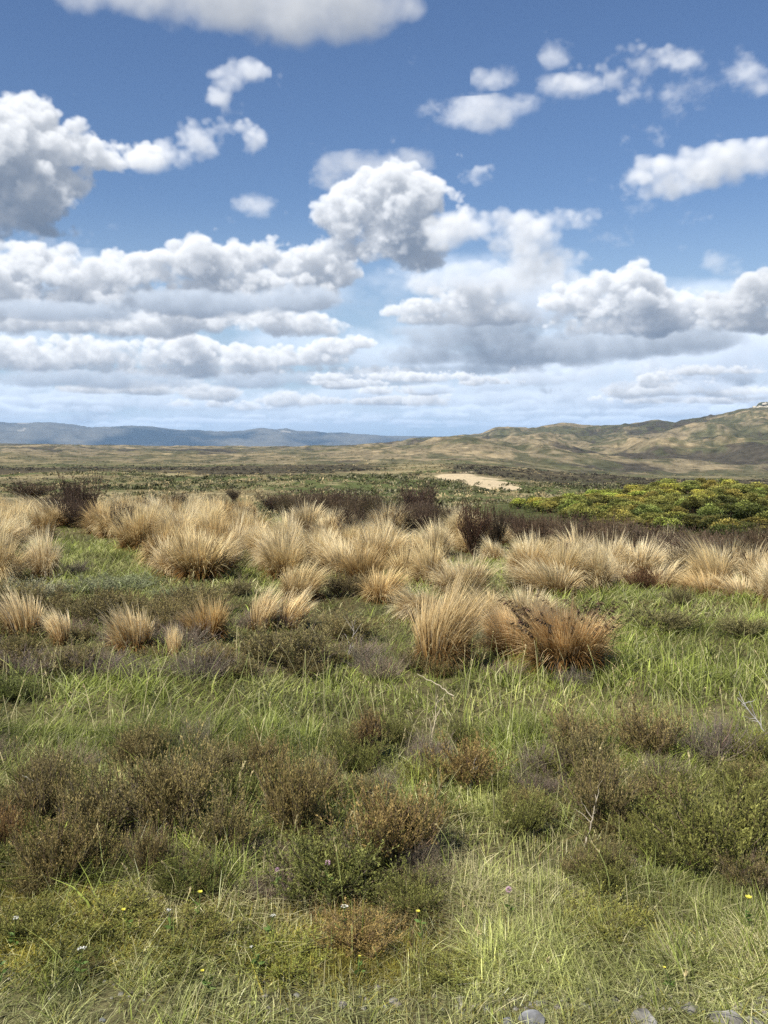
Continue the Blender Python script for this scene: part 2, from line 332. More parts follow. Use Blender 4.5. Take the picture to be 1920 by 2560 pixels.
# ------------------------------------------------------------------ the lie of the land
VX = F_PX * 1659 / 1920                      # focal length on the 1659-wide view
TZ = {  # heights above the verge along eight bearings (view column: list)
 0:    {0:0, 9:.03, 13:.12, 20:-.05, 26:-.3, 32:-.75, 36:-1.3, 45:-2.4, 60:-3.9, 75:-4.7, 110:-5.0, 160:-6.1, 250:-7.9, 350:-9.8, 480:-12.2, 620:-14.5, 900:-17.8, 1400:-18, 2200:-16, 3200:-8, 3800:1, 4500:8, 6500:-20, 9000:-60, 14000:-200},
 400:  {0:0, 9:.03, 13:.10, 20:-.1, 26:-.4, 32:-.85, 36:-1.4, 45:-2.3, 60:-3.8, 75:-4.6, 110:-4.9, 160:-6.3, 250:-8.2, 350:-10.0, 480:-11.5, 620:-14, 900:-19, 1400:-20, 2200:-19, 3200:-15, 3800:-15, 4500:-17, 6500:-40, 9000:-70, 14000:-200},
 830:  {0:0, 9:0, 13:-.1, 20:-.3, 26:-.65, 30:-1.0, 36:-1.6, 45:-2.2, 60:-3.6, 75:-4.3, 110:-4.7, 160:-6.4, 250:-8.4, 350:-10.2, 480:-10.6, 620:-11.6, 900:-22, 1400:-20, 2200:-16, 3200:-11, 3800:-9, 4500:-8, 6500:-30, 9000:-60, 14000:-200},
 1000: {0:0, 9:0, 13:-.2, 20:-.42, 26:-.85, 30:-1.2, 36:-1.8, 45:-2.2, 60:-3.5, 75:-4.2, 110:-4.8, 160:-6.6, 250:-9.1, 350:-10.2, 480:-8.4, 620:-12, 900:-21, 1400:-18, 2200:-11, 3200:12, 3800:20, 4500:0, 6500:-40, 9000:-60, 14000:-200},
 1200: {0:0, 9:0, 13:-.3, 18:-.52, 23:-.95, 26:-1.25, 30:-1.7, 36:-2.3, 45:-2.6, 60:-3.2, 75:-3.4, 95:-4.4, 110:-5.2, 160:-7, 250:-10.2, 350:-12.2, 480:-14.3, 620:-18, 900:-26, 1400:-26, 2200:-17, 3200:30, 3800:70, 4500:30, 6500:-40, 9000:-60, 14000:-200},
 1450: {0:0, 9:0, 13:-.36, 17:-.5, 19:-.62, 23:-1.05, 30:-2.5, 36:-3.2, 45:-3.5, 60:-2.7, 75:-1.75, 95:-3.5, 110:-5.5, 160:-7.5, 250:-10, 350:-13.5, 480:-18, 620:-23, 900:-31, 1400:-33, 2200:-16, 3200:45, 3800:90, 4500:40, 6500:-40, 9000:-60, 14000:-200},
 1659: {0:0, 9:0, 13:-.38, 17:-.55, 19:-.72, 23:-1.3, 30:-2.6, 36:-3.3, 45:-3.5, 60:-2.7, 75:-1.9, 95:-3.6, 110:-5.5, 160:-7.5, 250:-10, 350:-13.5, 480:-18, 620:-23, 900:-30, 1400:-30, 2200:-3, 3200:70, 3800:130, 4500:80, 6500:-40, 9000:-60, 14000:-200},
 2300: {0:0, 9:0, 13:-.38, 17:-.55, 19:-.72, 23:-1.3, 30:-2.6, 36:-3.3, 45:-3.5, 60:-2.7, 75:-1.9, 95:-3.6, 110:-5.5, 160:-7.5, 250:-10, 350:-13.5, 480:-18, 620:-23, 900:-28, 1400:-20, 2200:20, 3200:120, 3800:170, 4500:100, 6500:-40, 9000:-60, 14000:-200},
}
SKYLINE = [(1000, 1100), (1070, 1098), (1200, 1095), (1238, 1081), (1307, 1078), (1330, 1081), (1400, 1066.5), (1470, 1068), (1515, 1068), (1568, 1065), (1637, 1057), (1689, 1062), (1718, 1055), (1799, 1043), (1845, 1030), (1920, 1029), (2100, 1022), (2600, 1040)]
LR = np.linspace(math.log(8), math.log(14000), 420)
AZG = np.radians(np.linspace(-36, 36, 361))
def _build_table():
    cols = sorted(TZ); ca = np.array([math.atan((c - 829.5) / VX) for c in cols])
    T = np.stack([np.interp(np.exp(LR), sorted(TZ[c]), [TZ[c][r] for r in sorted(TZ[c])]) for c in cols], 0)
    k = np.exp(-.5 * (np.arange(-9, 10) / 3.2) ** 2); k /= k.sum()
    T = np.stack([np.convolve(np.pad(t, 9, 'edge'), k, 'valid') for t in T], 0)
    out = np.stack([np.interp(AZG, ca, T[:, j]) for j in range(len(LR))], 1)
    k2 = np.exp(-.5 * (np.arange(-12, 13) / 5.) ** 2); k2 /= k2.sum()
    out = np.stack([np.convolve(np.pad(out[:, j], 12, 'edge'), k2, 'valid') for j in range(out.shape[1])], 1)
    # the right-hand hills: their crest line at 3.8 km
    sa = [math.atan((x - 960) / F_PX) for x, _ in SKYLINE]; sz = [EYE + 3800 * (HORIZON - y) / F_PX for _, y in SKYLINE]
    crest = np.interp(AZG, sa, sz)
    j0 = np.argmin(abs(LR - math.log(3800)))
    w = np.exp(-.5 * ((LR - math.log(3800)) / .10) ** 2)[None, :] * sstep(sa[0] - .01, sa[0] + .02, AZG)[:, None]
    return out + (crest - out[:, j0])[:, None] * w
TABLE = _build_table()
def terrain(x, y):
    x = np.asarray(x, float); y = np.asarray(y, float)
    r = np.maximum(np.hypot(x, y), .01); az = np.arctan2(x, y)
    fr = np.clip((np.log(np.maximum(r, 8.001)) - LR[0]) / (LR[1] - LR[0]), 0, len(LR) - 1.001); fa = np.clip((az - AZG[0]) / (AZG[1] - AZG[0]), 0, len(AZG) - 1.001)
    i, j = fa.astype(int), fr.astype(int); u, v = fa - i, fr - j
    z = (TABLE[i, j] * (1 - v) + TABLE[i, j + 1] * v) * (1 - u) + (TABLE[i + 1, j] * (1 - v) + TABLE[i + 1, j + 1] * v) * u
    z = z + .035 * fbm(x / .9, y / .9, 2, 3) * sstep(1.5, 3, r)
    z = z + sstep(35, 120, r) * (1 - sstep(900, 1500, r)) * .0105 * r * fbm(x / 100, y / 100, 4, 11) * (1 - .75 * sstep(350, 700, r))
    big = fbm(x / 420, y / 420, 5, 29, .52); fold = 1 - np.abs(fbm(x / 300 + 5, y / 300, 4, 41)) * 2.2
    z = z + sstep(800, 1700, r) * (1 - .55 * sstep(3300, 3700, r) * (1 - sstep(3900, 4300, r))) * (30 * big + 26 * fold - 13 + 15 * (1 - 2 * np.abs(fbm(x / 190, y / 190, 4, 47)))) * (.35 + .65 * sstep(-.1, .12, az)) * np.where(r < 4000, 1, .4)
    return z
def at(x, y, h=0.0):
    """the spot on the near land (or h above it) seen at photo pixel x, y"""
    a, b = (x - PX_W / 2) / F_PX, (PX_H / 2 - y) / F_PX
    c, s = math.cos(PITCH), math.sin(PITCH)
    d = np.array([a, c + b * s, -s + b * c])
    t = np.exp(np.linspace(math.log(1.2), math.log(140), 1500)); P = d[None] * t[:, None]
    below = EYE + P[:, 2] < terrain(P[:, 0], P[:, 1]) + h
    k = int(np.argmax(below)) if below.any() else len(t) - 1
    return float(P[k, 0]), float(P[k, 1]), float(terrain(P[k, 0], P[k, 1]))
def project(x, y, z):
    c, s = math.cos(PITCH), math.sin(PITCH); dz = z - EYE
    fwd = np.maximum(y * c - dz * s, 1e-3); up = y * s + dz * c
    return PX_W / 2 + F_PX * x / fwd, PX_H / 2 - F_PX * up / fwd
def poly_dist(px, py, poly):
    """signed distance (positive inside) to a polygon"""
    poly = np.array(poly, float); d = np.full(np.shape(px), 1e9); ins = np.zeros(np.shape(px), bool)
    for k in range(len(poly)):
        a, b = poly[k], poly[(k + 1) % len(poly)]; e = b - a
        t = np.clip(((px - a[0]) * e[0] + (py - a[1]) * e[1]) / (e @ e), 0, 1)
        d = np.minimum(d, np.hypot(px - a[0] - t * e[0], py - a[1] - t * e[1]))
        ins ^= ((a[1] > py) != (b[1] > py)) & (px < (b[0] - a[0]) * (py - a[1]) / (b[1] - a[1] + 1e-9) + a[0])
    return np.where(ins, d, -d)
SAND = [(1078, 1190), (1165, 1184), (1240, 1196), (1300, 1216), (1292, 1229), (1235, 1228), (1185, 1222), (1150, 1208)]
def sand_mask(x, y, z):
    u, v = project(x, y, z); r = np.hypot(x, y)
    d = poly_dist(u, v, SAND) + 15 * fbm(x / 12, y / 12, 4, 77)
    return sstep(-1, 3, d) * ((r > 150) & (r < 460))
def dark_zone(x, y):
    """share of dark heather, and of painted cloud shadow at left, on the middle distance"""
    r = np.hypot(x, y); u = 829.5 + VX * x / np.maximum(y, 1)
    n = fbm(x / 70, y / 70, 4, 51)
    ridge = sstep(930, 1010, u) * sstep(290 + .0 * u, 360, r + 60 * n) * (1 - sstep(700, 1000, r))
    band = (1 - sstep(760, 900, u)) * sstep(380, 480, r + 90 * n) * (1 - sstep(640, 760, r + 100 * n))  # left band: cloud shadow put in as dark heather colour
    return np.clip(ridge * 1.0 + band * 1.0 + .5 * sstep(.05, .4, n) * (r > 60) * (r < 900), 0, 1)
def mixc(a, b, t):
    return a * (1 - t[..., None]) + np.asarray(b) * t[..., None]
def land_tint(x, y, z):
    r = np.hypot(x, y); az = np.arctan2(x, y); u = 829.5 + VX * np.tan(np.clip(az, -1.2, 1.2))
    n1 = fbm(x / 1.7, y / 1.7, 4, 61); n2 = fbm(x / .35, y / .35, 3, 65)
    near = mixc(np.broadcast_to(np.array([.085, .075, .035]), x.shape + (3,)), [.14, .12, .06], sstep(-.2, .5, n1)); near = mixc(near, [.05, .055, .02], sstep(0, .6, n2) * .7); near = mixc(near, [.11, .10, .05], (1 - sstep(2.6, 3.3, r + .25 * n1)) * .7)
    # middle distance: pale tussock with green and brown scrub
    m1 = fbm(x / 26, y / 26, 4, 71); m2 = fbm(x / 7, y / 7, 3, 73); dk = dark_zone(x, y)
    mid = mixc(np.broadcast_to(np.array([.175, .148, .076]), x.shape + (3,)), [.085, .10, .035], sstep(-.30, .15, m1 + .5 * m2)); mid = mixc(mid, [.30, .25, .14], sstep(.15, .5, m2 - m1) * .7)
    mid = mixc(mid, [.055, .046, .030], dk * sstep(-.5, .1, m2 + .3) * .92)
    mid = mixc(mid, [.055, .060, .022], sstep(1200, 1300, u * 1920 / 1659) * sstep(36, 44, r) * (1 - sstep(95, 110, r)) * .9)
    mid = mixc(mid, [.47, .38, .24], sand_mask(x, y, z))
    # hills: tan tussock on the crests, green-grey scrub in the folds, brown heather patches; colour contrast also carries fold shading
    big = fbm(x / 420, y / 420, 5, 29, .52); fold = 1 - np.abs(fbm(x / 300 + 5, y / 300, 4, 41)) * 2.2
    h1 = fbm(x / 150, y / 190, 5, 81, .6); h2 = fbm(x / 45, y / 60, 4, 85, .6); h3 = fbm(x / 260, y / 330, 4, 89, .55)
    far = mixc(np.broadcast_to(np.array([.176, .146, .090]), x.shape + (3,)), [.098, .092, .050], sstep(-.16, .08, h1 - .55 * big + .25 * h2 + .05))
    far = mixc(far, [.29, .23, .135], sstep(.15, .5, h2 + .5 * big + .3 * fold - .25) * .8)
    far = mixc(far, [.052, .046, .036], sstep(.13, .20, h3 + .25 * h2 - .3 * big - .15 * fold + .06) * .9)
    far = mixc(far, [.30, .235, .13], (1 - sstep(600, 900, u)) * sstep(-.1, .4, h1) * .4)
    h4 = fbm(x / 22, y / 30, 3, 93); far = mixc(far, [.07, .072, .038], sstep(.0, .30, h4 + .4 * h1) * .8)
    c = near * (1 - sstep(24, 46, r))[..., None] + mid * (sstep(24, 46, r) * (1 - sstep(800, 1150, r)))[..., None] + far * sstep(800, 1150, r)[..., None]
    return c
def build_land():
    front = np.radians(np.arange(-33, 33.001, .066)); side = np.radians(np.concatenate([np.arange(-180, -33, 7.), ])); side2 = np.radians(np.arange(40, 180, 7.))
    A = np.concatenate([side, front, side2])
    mats = dict(ground=land_mat('ground_litter', 22., .6, .02, .55), moorland=land_mat('moor_ground', .9, .5, .3, .45), hills=land_mat('hill_ground', .06, .6, 7., .5))
    for name, r0, r1, n in (('ground', .3, 46, 210), ('moorland', 46, 1000, 330), ('hills', 1000, 9000, 260)):
        R = np.exp(np.linspace(math.log(r0), math.log(r1), n))
        rr, aa = np.meshgrid(R, A, indexing='ij'); x, y = rr * np.sin(aa), rr * np.cos(aa)
        z = terrain(x, y); c = land_tint(x, y, z)
        m = len(A); i = np.arange(n - 1)[:, None] * m; j = np.arange(m)[None, :]; j2 = (j + 1) % m
        q = np.stack([i + j, i + j2, i + m + j2, i + m + j], -1).reshape(-1, 4)[:, ::-1]
        V = np.stack([x, y, z], -1).reshape(-1, 3); c = c.reshape(-1, 3); tris = None
        if name == 'ground':
            tris = np.stack([np.full(m, len(V)), (np.arange(m) + 1) % m, np.arange(m)], -1)[:, ::-1]
            V = np.vstack([V, [[0, 0, 0]]]); c = np.vstack([c, c[:1]])
        o = link_mesh(name, V, q, tris, mats[name], c, smooth=True)
        tag(o, dict(ground='rough grassy ground of the verge and tussock flat', moorland='rolling scrubby moorland in the middle distance', hills='tan and green folded hills rising to the right')[name], dict(ground='ground', moorland='moorland', hills='hills')[name], kind='structure')
    # far blue range
    sil = [(-900, 1060), (-400, 1066), (-150, 1058), (0, 1063), (87, 1062), (156, 1067.5), (231, 1075), (301, 1071), (405, 1075), (492, 1080), (555, 1084), (608, 1082), (654, 1076), (694, 1080), (718, 1077), (747, 1085), (839, 1088), (960, 1098), (1070, 1100), (1250, 1106), (1500, 1118)]
    A = np.radians(np.linspace(-38, 14, 700)); s = np.linspace(0, 1, 90)
    crest = np.interp(A, [math.atan((x - 960) / F_PX) for x, _ in sil], [EYE + 16000 * (HORIZON - y) / F_PX for _, y in sil])
    ss, aa = np.meshgrid(s, A, indexing='ij'); rr = 12500 + ss * 5500
    prof = np.where(ss < .64, sstep(0, .64, ss) ** .8, 1 - .5 * sstep(.64, 1, ss))
    x, y = rr * np.sin(aa), rr * np.cos(aa)
    ridge = 1 - np.abs(fbm(x / 1500, y / 1500, 5, 101, .55)) * 2
    z = -120 + (crest[None] + 120) * prof + ridge * 115 * np.sin(np.clip(ss / .64, 0, 1) * math.pi) + 6 * fbm(x / 300, y / 300, 3, 105) * (ss < .7)
    p1 = fbm(x / 900, y / 1600, 4, 111); p2 = fbm(x / 330, y / 700, 4, 115)
    c = mixc(np.broadcast_to(np.array([.022, .028, .030]), x.shape + (3,)), [.16, .15, .12], sstep(.0, .55, p1 + .5 * ridge) * .75); c = mixc(c, [.42, .38, .31], sstep(.64, .68, p2 + .25 * p1) * sstep(.1, .3, ss) * .5)  # base kept dark for cloud shade; spurs lightened in colour to model relief
    c = mixc(c, [.26, .23, .17], sstep(.54, .64, ss) * sstep(-.3, .2, p2) * 1.0); c = mixc(c, [.012, .016, .018], sstep(.1, -.5, ridge) * .7)  # brownish sunlit crest and shaded hollows put into the colour
    m = len(A); i = np.arange(len(s) - 1)[:, None] * m; j = np.arange(m - 1)[None, :]
    q = np.stack([i + j, i + j + 1, i + m + j + 1, i + m + j], -1).reshape(-1, 4)[:, ::-1]
    o = link_mesh('mountains', np.stack([x, y, z], -1).reshape(-1, 3), q, None, land_mat('far_range', .004, .3, 60., .25), c.reshape(-1, 3), smooth=True)
    tag(o, 'long blue range of mountains far off on the left', 'mountains', kind='structure')
build_land()

# ------------------------------------------------------------------ plant builders
def ribbons(P, side, W):
    """flat tapering strips: P (n,s,3) centre lines, side (n,3) or (n,s,3), W (n,s) widths -> verts, quads"""
    n, s = P.shape[:2]
    if side.ndim == 2: side = side[:, None, :]
    o = side * (W[..., None] * .5)
    V = np.stack([P - o, P + o], 2).reshape(-1, 3)
    b = (np.arange(n)[:, None] * s + np.arange(s - 1)[None]) * 2
    Q = np.stack([b, b + 1, b + 3, b + 2], -1).reshape(-1, 4)
    return V, Q
def tubes(P, R, k=3):
    """thin stems: P (n,s,3), R (n,s)"""
    n, s = P.shape[:2]
    d = np.gradient(P, axis=1); d /= np.linalg.norm(d, axis=-1, keepdims=True) + 1e-9
    ref = np.where(np.abs(d[..., 2:3]) > .9, np.array([1., 0, 0]), np.array([0, 0, 1.]))
    a = np.cross(d, ref); a /= np.linalg.norm(a, axis=-1, keepdims=True) + 1e-9; b = np.cross(d, a)
    th = np.arange(k) * 2 * math.pi / k
    V = P[:, :, None] + R[..., None, None] * (np.cos(th)[:, None] * a[:, :, None] + np.sin(th)[:, None] * b[:, :, None])
    base = (np.arange(n)[:, None, None] * s + np.arange(s - 1)[None, :, None]) * k; j = np.arange(k); j2 = (j + 1) % k
    Q = np.stack([base + j, base + j2, base + k + j2, base + k + j], -1).reshape(-1, 4)
    return V.reshape(-1, 3), Q
def leaf_quads(C, D, L, W, rng, roll=None):
    """diamond leaves: centres C, pointing D, length L, width W"""
    C = np.broadcast_to(C, np.shape(D)); n = len(C); D = D / (np.linalg.norm(D, axis=1, keepdims=True) + 1e-9)
    r = rng.normal(size=(n, 3)); S = np.cross(D, r); S /= np.linalg.norm(S, axis=1, keepdims=True) + 1e-9
    L = np.broadcast_to(L, n)[:, None]; W = np.broadcast_to(W, n)[:, None]
    V = np.stack([C, C + D * L * .45 + S * W * .5, C + D * L, C + D * L * .45 - S * W * .5], 1).reshape(-1, 3)
    return V, np.arange(n * 4).reshape(n, 4)
class Mesh:
    def __init__(s): s.V, s.Q, s.C, s.n = [], [], [], 0
    def add(s, VQ, col):
        V, Q = VQ; s.V.append(V); s.Q.append(Q + s.n); s.n += len(V)
        c = np.asarray(col, float); s.C.append(np.broadcast_to(c, (len(V), 3)) if c.ndim == 1 else c)
    def build(s, name, mat, parent=None): return link_mesh(name, np.concatenate(s.V), np.concatenate(s.Q), None, mat, np.concatenate(s.C), parent)
def jit(c, n, rng, a=.2, rep=1):
    c = np.asarray(c, float) * (1 + rng.normal(0, a, (n, 1)) + rng.normal(0, a * .3, (n, 3)))
    return np.repeat(np.clip(c, .004, 1), rep, 0)
def blade_field(root, h, lean_az, lean, droop, w, c0, c1, S=3, rng=None):
    """many grass blades at once; returns verts, quads, colours"""
    n = len(root); t = np.linspace(0, 1, S + 1)
    d = np.stack([np.cos(lean_az), np.sin(lean_az)], -1)
    hor = h[:, None] * (lean[:, None] * t + droop[:, None] * t ** 2)
    P = np.zeros((n, S + 1, 3)); P[..., :2] = root[:, None, :2] + d[:, None] * hor[..., None]
    P[..., 2] = root[:, None, 2] + h[:, None] * (t - .45 * droop[:, None] * t ** 2.5) - .01
    ang = lean_az + math.pi / 2 + rng.normal(0, .7, n)
    side = np.stack([np.cos(ang), np.sin(ang), np.zeros(n)], -1)
    prof = np.clip(1.05 - t ** 1.7, .10, 1)
    V, Q = ribbons(P, side, w[:, None] * prof[None])
    k = np.repeat(t, 2)[None, :, None]
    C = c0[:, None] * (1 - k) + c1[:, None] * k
    return V, Q, C.reshape(-1, 3)
# --- tussock: a fountain of fine leaves over a brown skirt of dead ones
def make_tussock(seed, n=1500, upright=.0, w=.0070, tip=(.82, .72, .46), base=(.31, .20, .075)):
    """unit tussock: about 1 m tall and 1 m across"""
    rng = np.random.default_rng(seed)
    locks = 110
    la = rng.uniform(0, 2 * math.pi, locks); lr = np.sqrt(rng.uniform(0, 1, locks)); ll = rng.uniform(.55, 1.12, locks); lcol = rng.normal(1, .18, locks)
    wind = rng.normal(0, .17, 2) + np.array([.07, .02]); lump = rng.uniform(0, 6.28)
    def leaves(n, spread, length, droopk, c0, c1, w, s, rmin=0.):
        k = rng.integers(0, locks, n)
        a = la[k] + rng.normal(0, .12, n); r = np.clip(rmin + (1 - rmin) * lr[k] + rng.normal(0, .09, n), 0, 1.1)
        th = r * spread * rng.uniform(.85, 1.12, n) * (1 + .12 * np.sin(a * 2 + lump))            # angle from upright
        stray = rng.uniform(0, 1, n) < .06; th = np.where(stray, rng.uniform(.1, 1.3, n), th)
        L = length * ll[k] * rng.uniform(.70, 1.06, n) * (1 + .10 * np.sin(a + lump))
        root = np.stack([np.cos(a) * r * .15, np.sin(a) * r * .15, np.full(n, .0)], -1)
        hor = .46 * L * np.sin(th); ver = L * np.cos(th) * .92 + .03
        t = np.linspace(0, 1, s + 1); dk = droopk * (.35 + r) * rng.uniform(.5, 1.4, n)
        d = np.stack([np.cos(a), np.sin(a)], -1)
        P = np.zeros((n, s + 1, 3)); P[..., :2] = root[:, None, :2] + d[:, None] * (hor[:, None] * t ** (1 + .25 * dk[:, None]))[..., None] + wind[None, None] * (t ** 2)[None, :, None] * (L * np.cos(th))[:, None, None] * .6
        P[..., 2] = ver[:, None] * t + .16 * np.sin(math.pi * t) * np.sin(th)[:, None] * L[:, None] - dk[:, None] * .32 * t ** 3 * L[:, None]
        P[..., 2] = np.maximum(P[..., 2], .012 * t)
        P[:, 1:] += rng.normal(0, .0025, (n, s, 3))
        ang = a + math.pi / 2 + rng.normal(0, .8, n); side = np.stack([np.cos(ang), np.sin(ang), np.zeros(n)], -1)
        V, Q = ribbons(P, side, (w * rng.uniform(.7, 1.3, n))[:, None] * np.clip(1.05 - t ** 1.8, .12, 1)[None])
        var = (lcol[k] * rng.normal(1, .10, n))[:, None, None]; grey = np.where(rng.uniform(0, 1, n) < .08, .7, 0)[:, None, None]
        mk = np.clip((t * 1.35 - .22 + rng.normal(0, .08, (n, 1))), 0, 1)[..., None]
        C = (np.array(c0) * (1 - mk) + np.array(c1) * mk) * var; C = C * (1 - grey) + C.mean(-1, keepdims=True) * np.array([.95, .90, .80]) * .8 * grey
        return (V, Q), np.repeat(np.clip(C, .01, 1), 2, 1).reshape(-1, 3)
    root = empty('tussock')
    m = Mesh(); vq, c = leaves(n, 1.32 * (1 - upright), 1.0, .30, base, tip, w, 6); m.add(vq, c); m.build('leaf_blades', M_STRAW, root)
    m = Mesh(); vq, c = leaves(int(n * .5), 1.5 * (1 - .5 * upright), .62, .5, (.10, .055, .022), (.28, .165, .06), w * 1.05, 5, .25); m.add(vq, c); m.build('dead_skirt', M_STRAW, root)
    return root
# --- woody little bushes
def make_bush(seed, name='heather_bush', stems=46, twigs=9, leaves=13, upright=.2, leaf=(.085, .072, .028), tipc=(.13, .095, .036), wood=(.16, .125, .10), leaf_l=.030, leaf_w=.013, bare=0.0, stem_r=.007, flat=.75, trunk=False):
    rng = np.random.default_rng(seed)
    root = empty(name); st, fo = Mesh(), Mesh()
    S = 7; t = np.linspace(0, 1, S)
    az = rng.uniform(0, 2 * math.pi, stems); zen = np.sqrt(rng.uniform(0, 1, stems)) * (1.35 - upright)
    ln = rng.uniform(.42, 1.15, stems) * (1 - .18 * zen)
    d = np.stack([np.cos(az) * np.sin(zen), np.sin(az) * np.sin(zen), np.cos(zen)], -1)
    b0 = np.stack([rng.normal(0, .04, stems), rng.normal(0, .04, stems), np.zeros(stems)], -1)
    lift = .28 * np.sin(zen)
    P = b0[:, None] + d[:, None] * (ln[:, None, None] * t[None, :, None]); P[..., 2] += lift[:, None] * t ** 2 * ln[:, None]
    P += np.cumsum(rng.normal(0, .016, (stems, S, 3)), 1) * np.linspace(0, 1, S)[None, :, None] ** .5
    if trunk:                       # a round head carried on one bare crooked stem
        P = P * np.array([.62, .62, .62]) + np.array([0, 0, .44])
        tt_ = np.linspace(0, 1, 8); TP0 = np.stack([.05 * np.sin(tt_ * 4), .04 * np.sin(tt_ * 3 + 1) - .03, tt_ * .50], -1)[None]
        st.add(tubes(TP0, (.022 * np.linspace(1.1, .7, 8))[None], 6), (.40, .35, .29))
    P[..., 2] = np.maximum(P[..., 2], .0) * flat / .75 * .95
    R = stem_r * np.linspace(1.25, .28, S)[None] * rng.uniform(.6, 1.5, (stems, 1))
    st.add(tubes(P, R), jit(wood, stems, rng, .25, S * 3))
    # side twigs
    n = stems * twigs; k = np.repeat(np.arange(stems), twigs)
    tt = rng.uniform(.30, 1.0, n) ** .8; f = tt * (S - 1); i = np.minimum(f.astype(int), S - 2); u = (f - i)[:, None]
    A = P[k, i] * (1 - u) + P[k, i + 1] * u; dd = P[k, i + 1] - P[k, i]; dd /= np.linalg.norm(dd, axis=1, keepdims=True) + 1e-9
    td = dd * .7 + rng.normal(0, .48, (n, 3)); td[:, 2] += .62; td /= np.linalg.norm(td, axis=1, keepdims=True)
    tl = rng.uniform(.08, .30, n)
    s = np.linspace(0, 1, 4); TP = A[:, None] + td[:, None] * (tl[:, None, None] * s[None, :, None]); TP[..., 2] += .03 * s ** 2
    TP[..., 2] = np.maximum(TP[..., 2], .01)
    st.add(tubes(TP, stem_r * .36 * np.linspace(1, .4, 4)[None] * np.ones((n, 1))), jit(np.array(wood) * .85, n, rng, .3, 12))
    # needle leaves along the twigs
    keep = rng.uniform(0, 1, n) > bare; TK = TP[keep]; tdk = td[keep]; nk = len(TK)
    m = nk * leaves; kk = np.repeat(np.arange(nk), leaves); q = rng.uniform(.12, 1.05, m); f = np.clip(q, 0, .999) * 3; i = f.astype(int); u = (f - i)[:, None]
    C = TK[kk, i] * (1 - u) + TK[kk, i + 1] * u
    D = tdk[kk] + rng.normal(0, .36, (m, 3)); D[:, 2] += .22
    tw = rng.normal(1, .22, nk)[kk][:, None]; hue = (q ** 1.5)[:, None]
    col = (np.array(leaf) * (1 - hue) + np.array(tipc) * hue) * tw * rng.normal(1, .15, (m, 1))
    fo.add(leaf_quads(C, D, leaf_l * 1.25 * rng.uniform(.6, 1.3, m), leaf_w * .85 * rng.uniform(.7, 1.3, m), rng), np.repeat(np.clip(col, .006, 1), 4, 0))
    st.build('stems', M_TWIG, root); fo.build('foliage', M_LEAF, root)
    return root
def make_gorse(seed, bloom=0.0):
    rng = np.random.default_rng(seed); root = empty('gorse_bush'); fo = Mesh(); fl = Mesh(); st = Mesh()
    lobes = 17
    th = rng.uniform(0, 2 * math.pi, lobes); rr = np.sqrt(rng.uniform(0, 1, lobes)) * .40
    c = np.stack([np.cos(th) * rr, np.sin(th) * rr, .50 + .30 * (1 - (rr / .40) ** 2) * rng.uniform(.4, 1.2, lobes) - .12], -1); lr = rng.uniform(.13, .24, lobes)
    P = np.stack([c * 0, c * np.array([.5, .5, .45]), c * np.array([.95, .95, .9])], 1); P[:, 0, :2] = c[:, :2] * .1
    st.add(tubes(P, np.array([[.03, .02, .012]]) * np.ones((lobes, 1))), (.10, .075, .05))
    n = 2600; k = rng.integers(0, lobes, n); d = rng.normal(size=(n, 3)); d /= np.linalg.norm(d, axis=1, keepdims=True); d[:, 2] = np.where(d[:, 2] < -.55, -d[:, 2], d[:, 2])
    p = c[k] + d * lr[k][:, None] * rng.uniform(.45, 1.08, (n, 1)); p[:, 2] = np.maximum(p[:, 2], .03)
    lc = np.clip(rng.normal(1, .32, lobes), .4, 1.7)[k][:, None]
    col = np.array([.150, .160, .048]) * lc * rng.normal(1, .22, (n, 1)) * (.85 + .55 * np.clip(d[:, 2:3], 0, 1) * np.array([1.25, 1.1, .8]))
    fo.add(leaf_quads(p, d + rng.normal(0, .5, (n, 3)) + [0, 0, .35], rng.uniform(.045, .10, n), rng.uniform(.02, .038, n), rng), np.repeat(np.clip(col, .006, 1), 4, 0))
    # lower skirt reaching the ground
    n = 700; a = rng.uniform(0, 2 * math.pi, n); z = rng.uniform(.02, .5, n); q = .40 + .14 * np.sin(a * 3 + seed) * .5 + .1 * z
    p = np.stack([np.cos(a) * q, np.sin(a) * q, z], -1); d = np.stack([np.cos(a), np.sin(a), rng.normal(.2, .5, n)], -1)
    fo.add(leaf_quads(p, d, rng.uniform(.05, .11, n), rng.uniform(.02, .04, n), rng), jit((.085, .10, .028), n, rng, .25, 4))
    st.build('stems', M_TWIG, root); fo.build('foliage', M_LEAF, root)
    if bloom > 0:
        n = int(900 * bloom); k = rng.integers(0, lobes, n); d = rng.normal(size=(n, 3)); d[:, 2] = np.abs(d[:, 2]) + .35; d /= np.linalg.norm(d, axis=1, keepdims=True)
        p = c[k] + d * lr[k][:, None] * rng.uniform(.95, 1.12, (n, 1))
        fl.add(leaf_quads(p, rng.normal(size=(n, 3)), rng.uniform(.03, .055, n), rng.uniform(.025, .04, n), rng), jit((.70, .80, .15), n, rng, .15, 4)); fl.build('blossom', M_PETAL, root)
    return root
PROTO_HOME = []
def proto(o):
    PROTO_HOME.append(o); return o
USED = set()
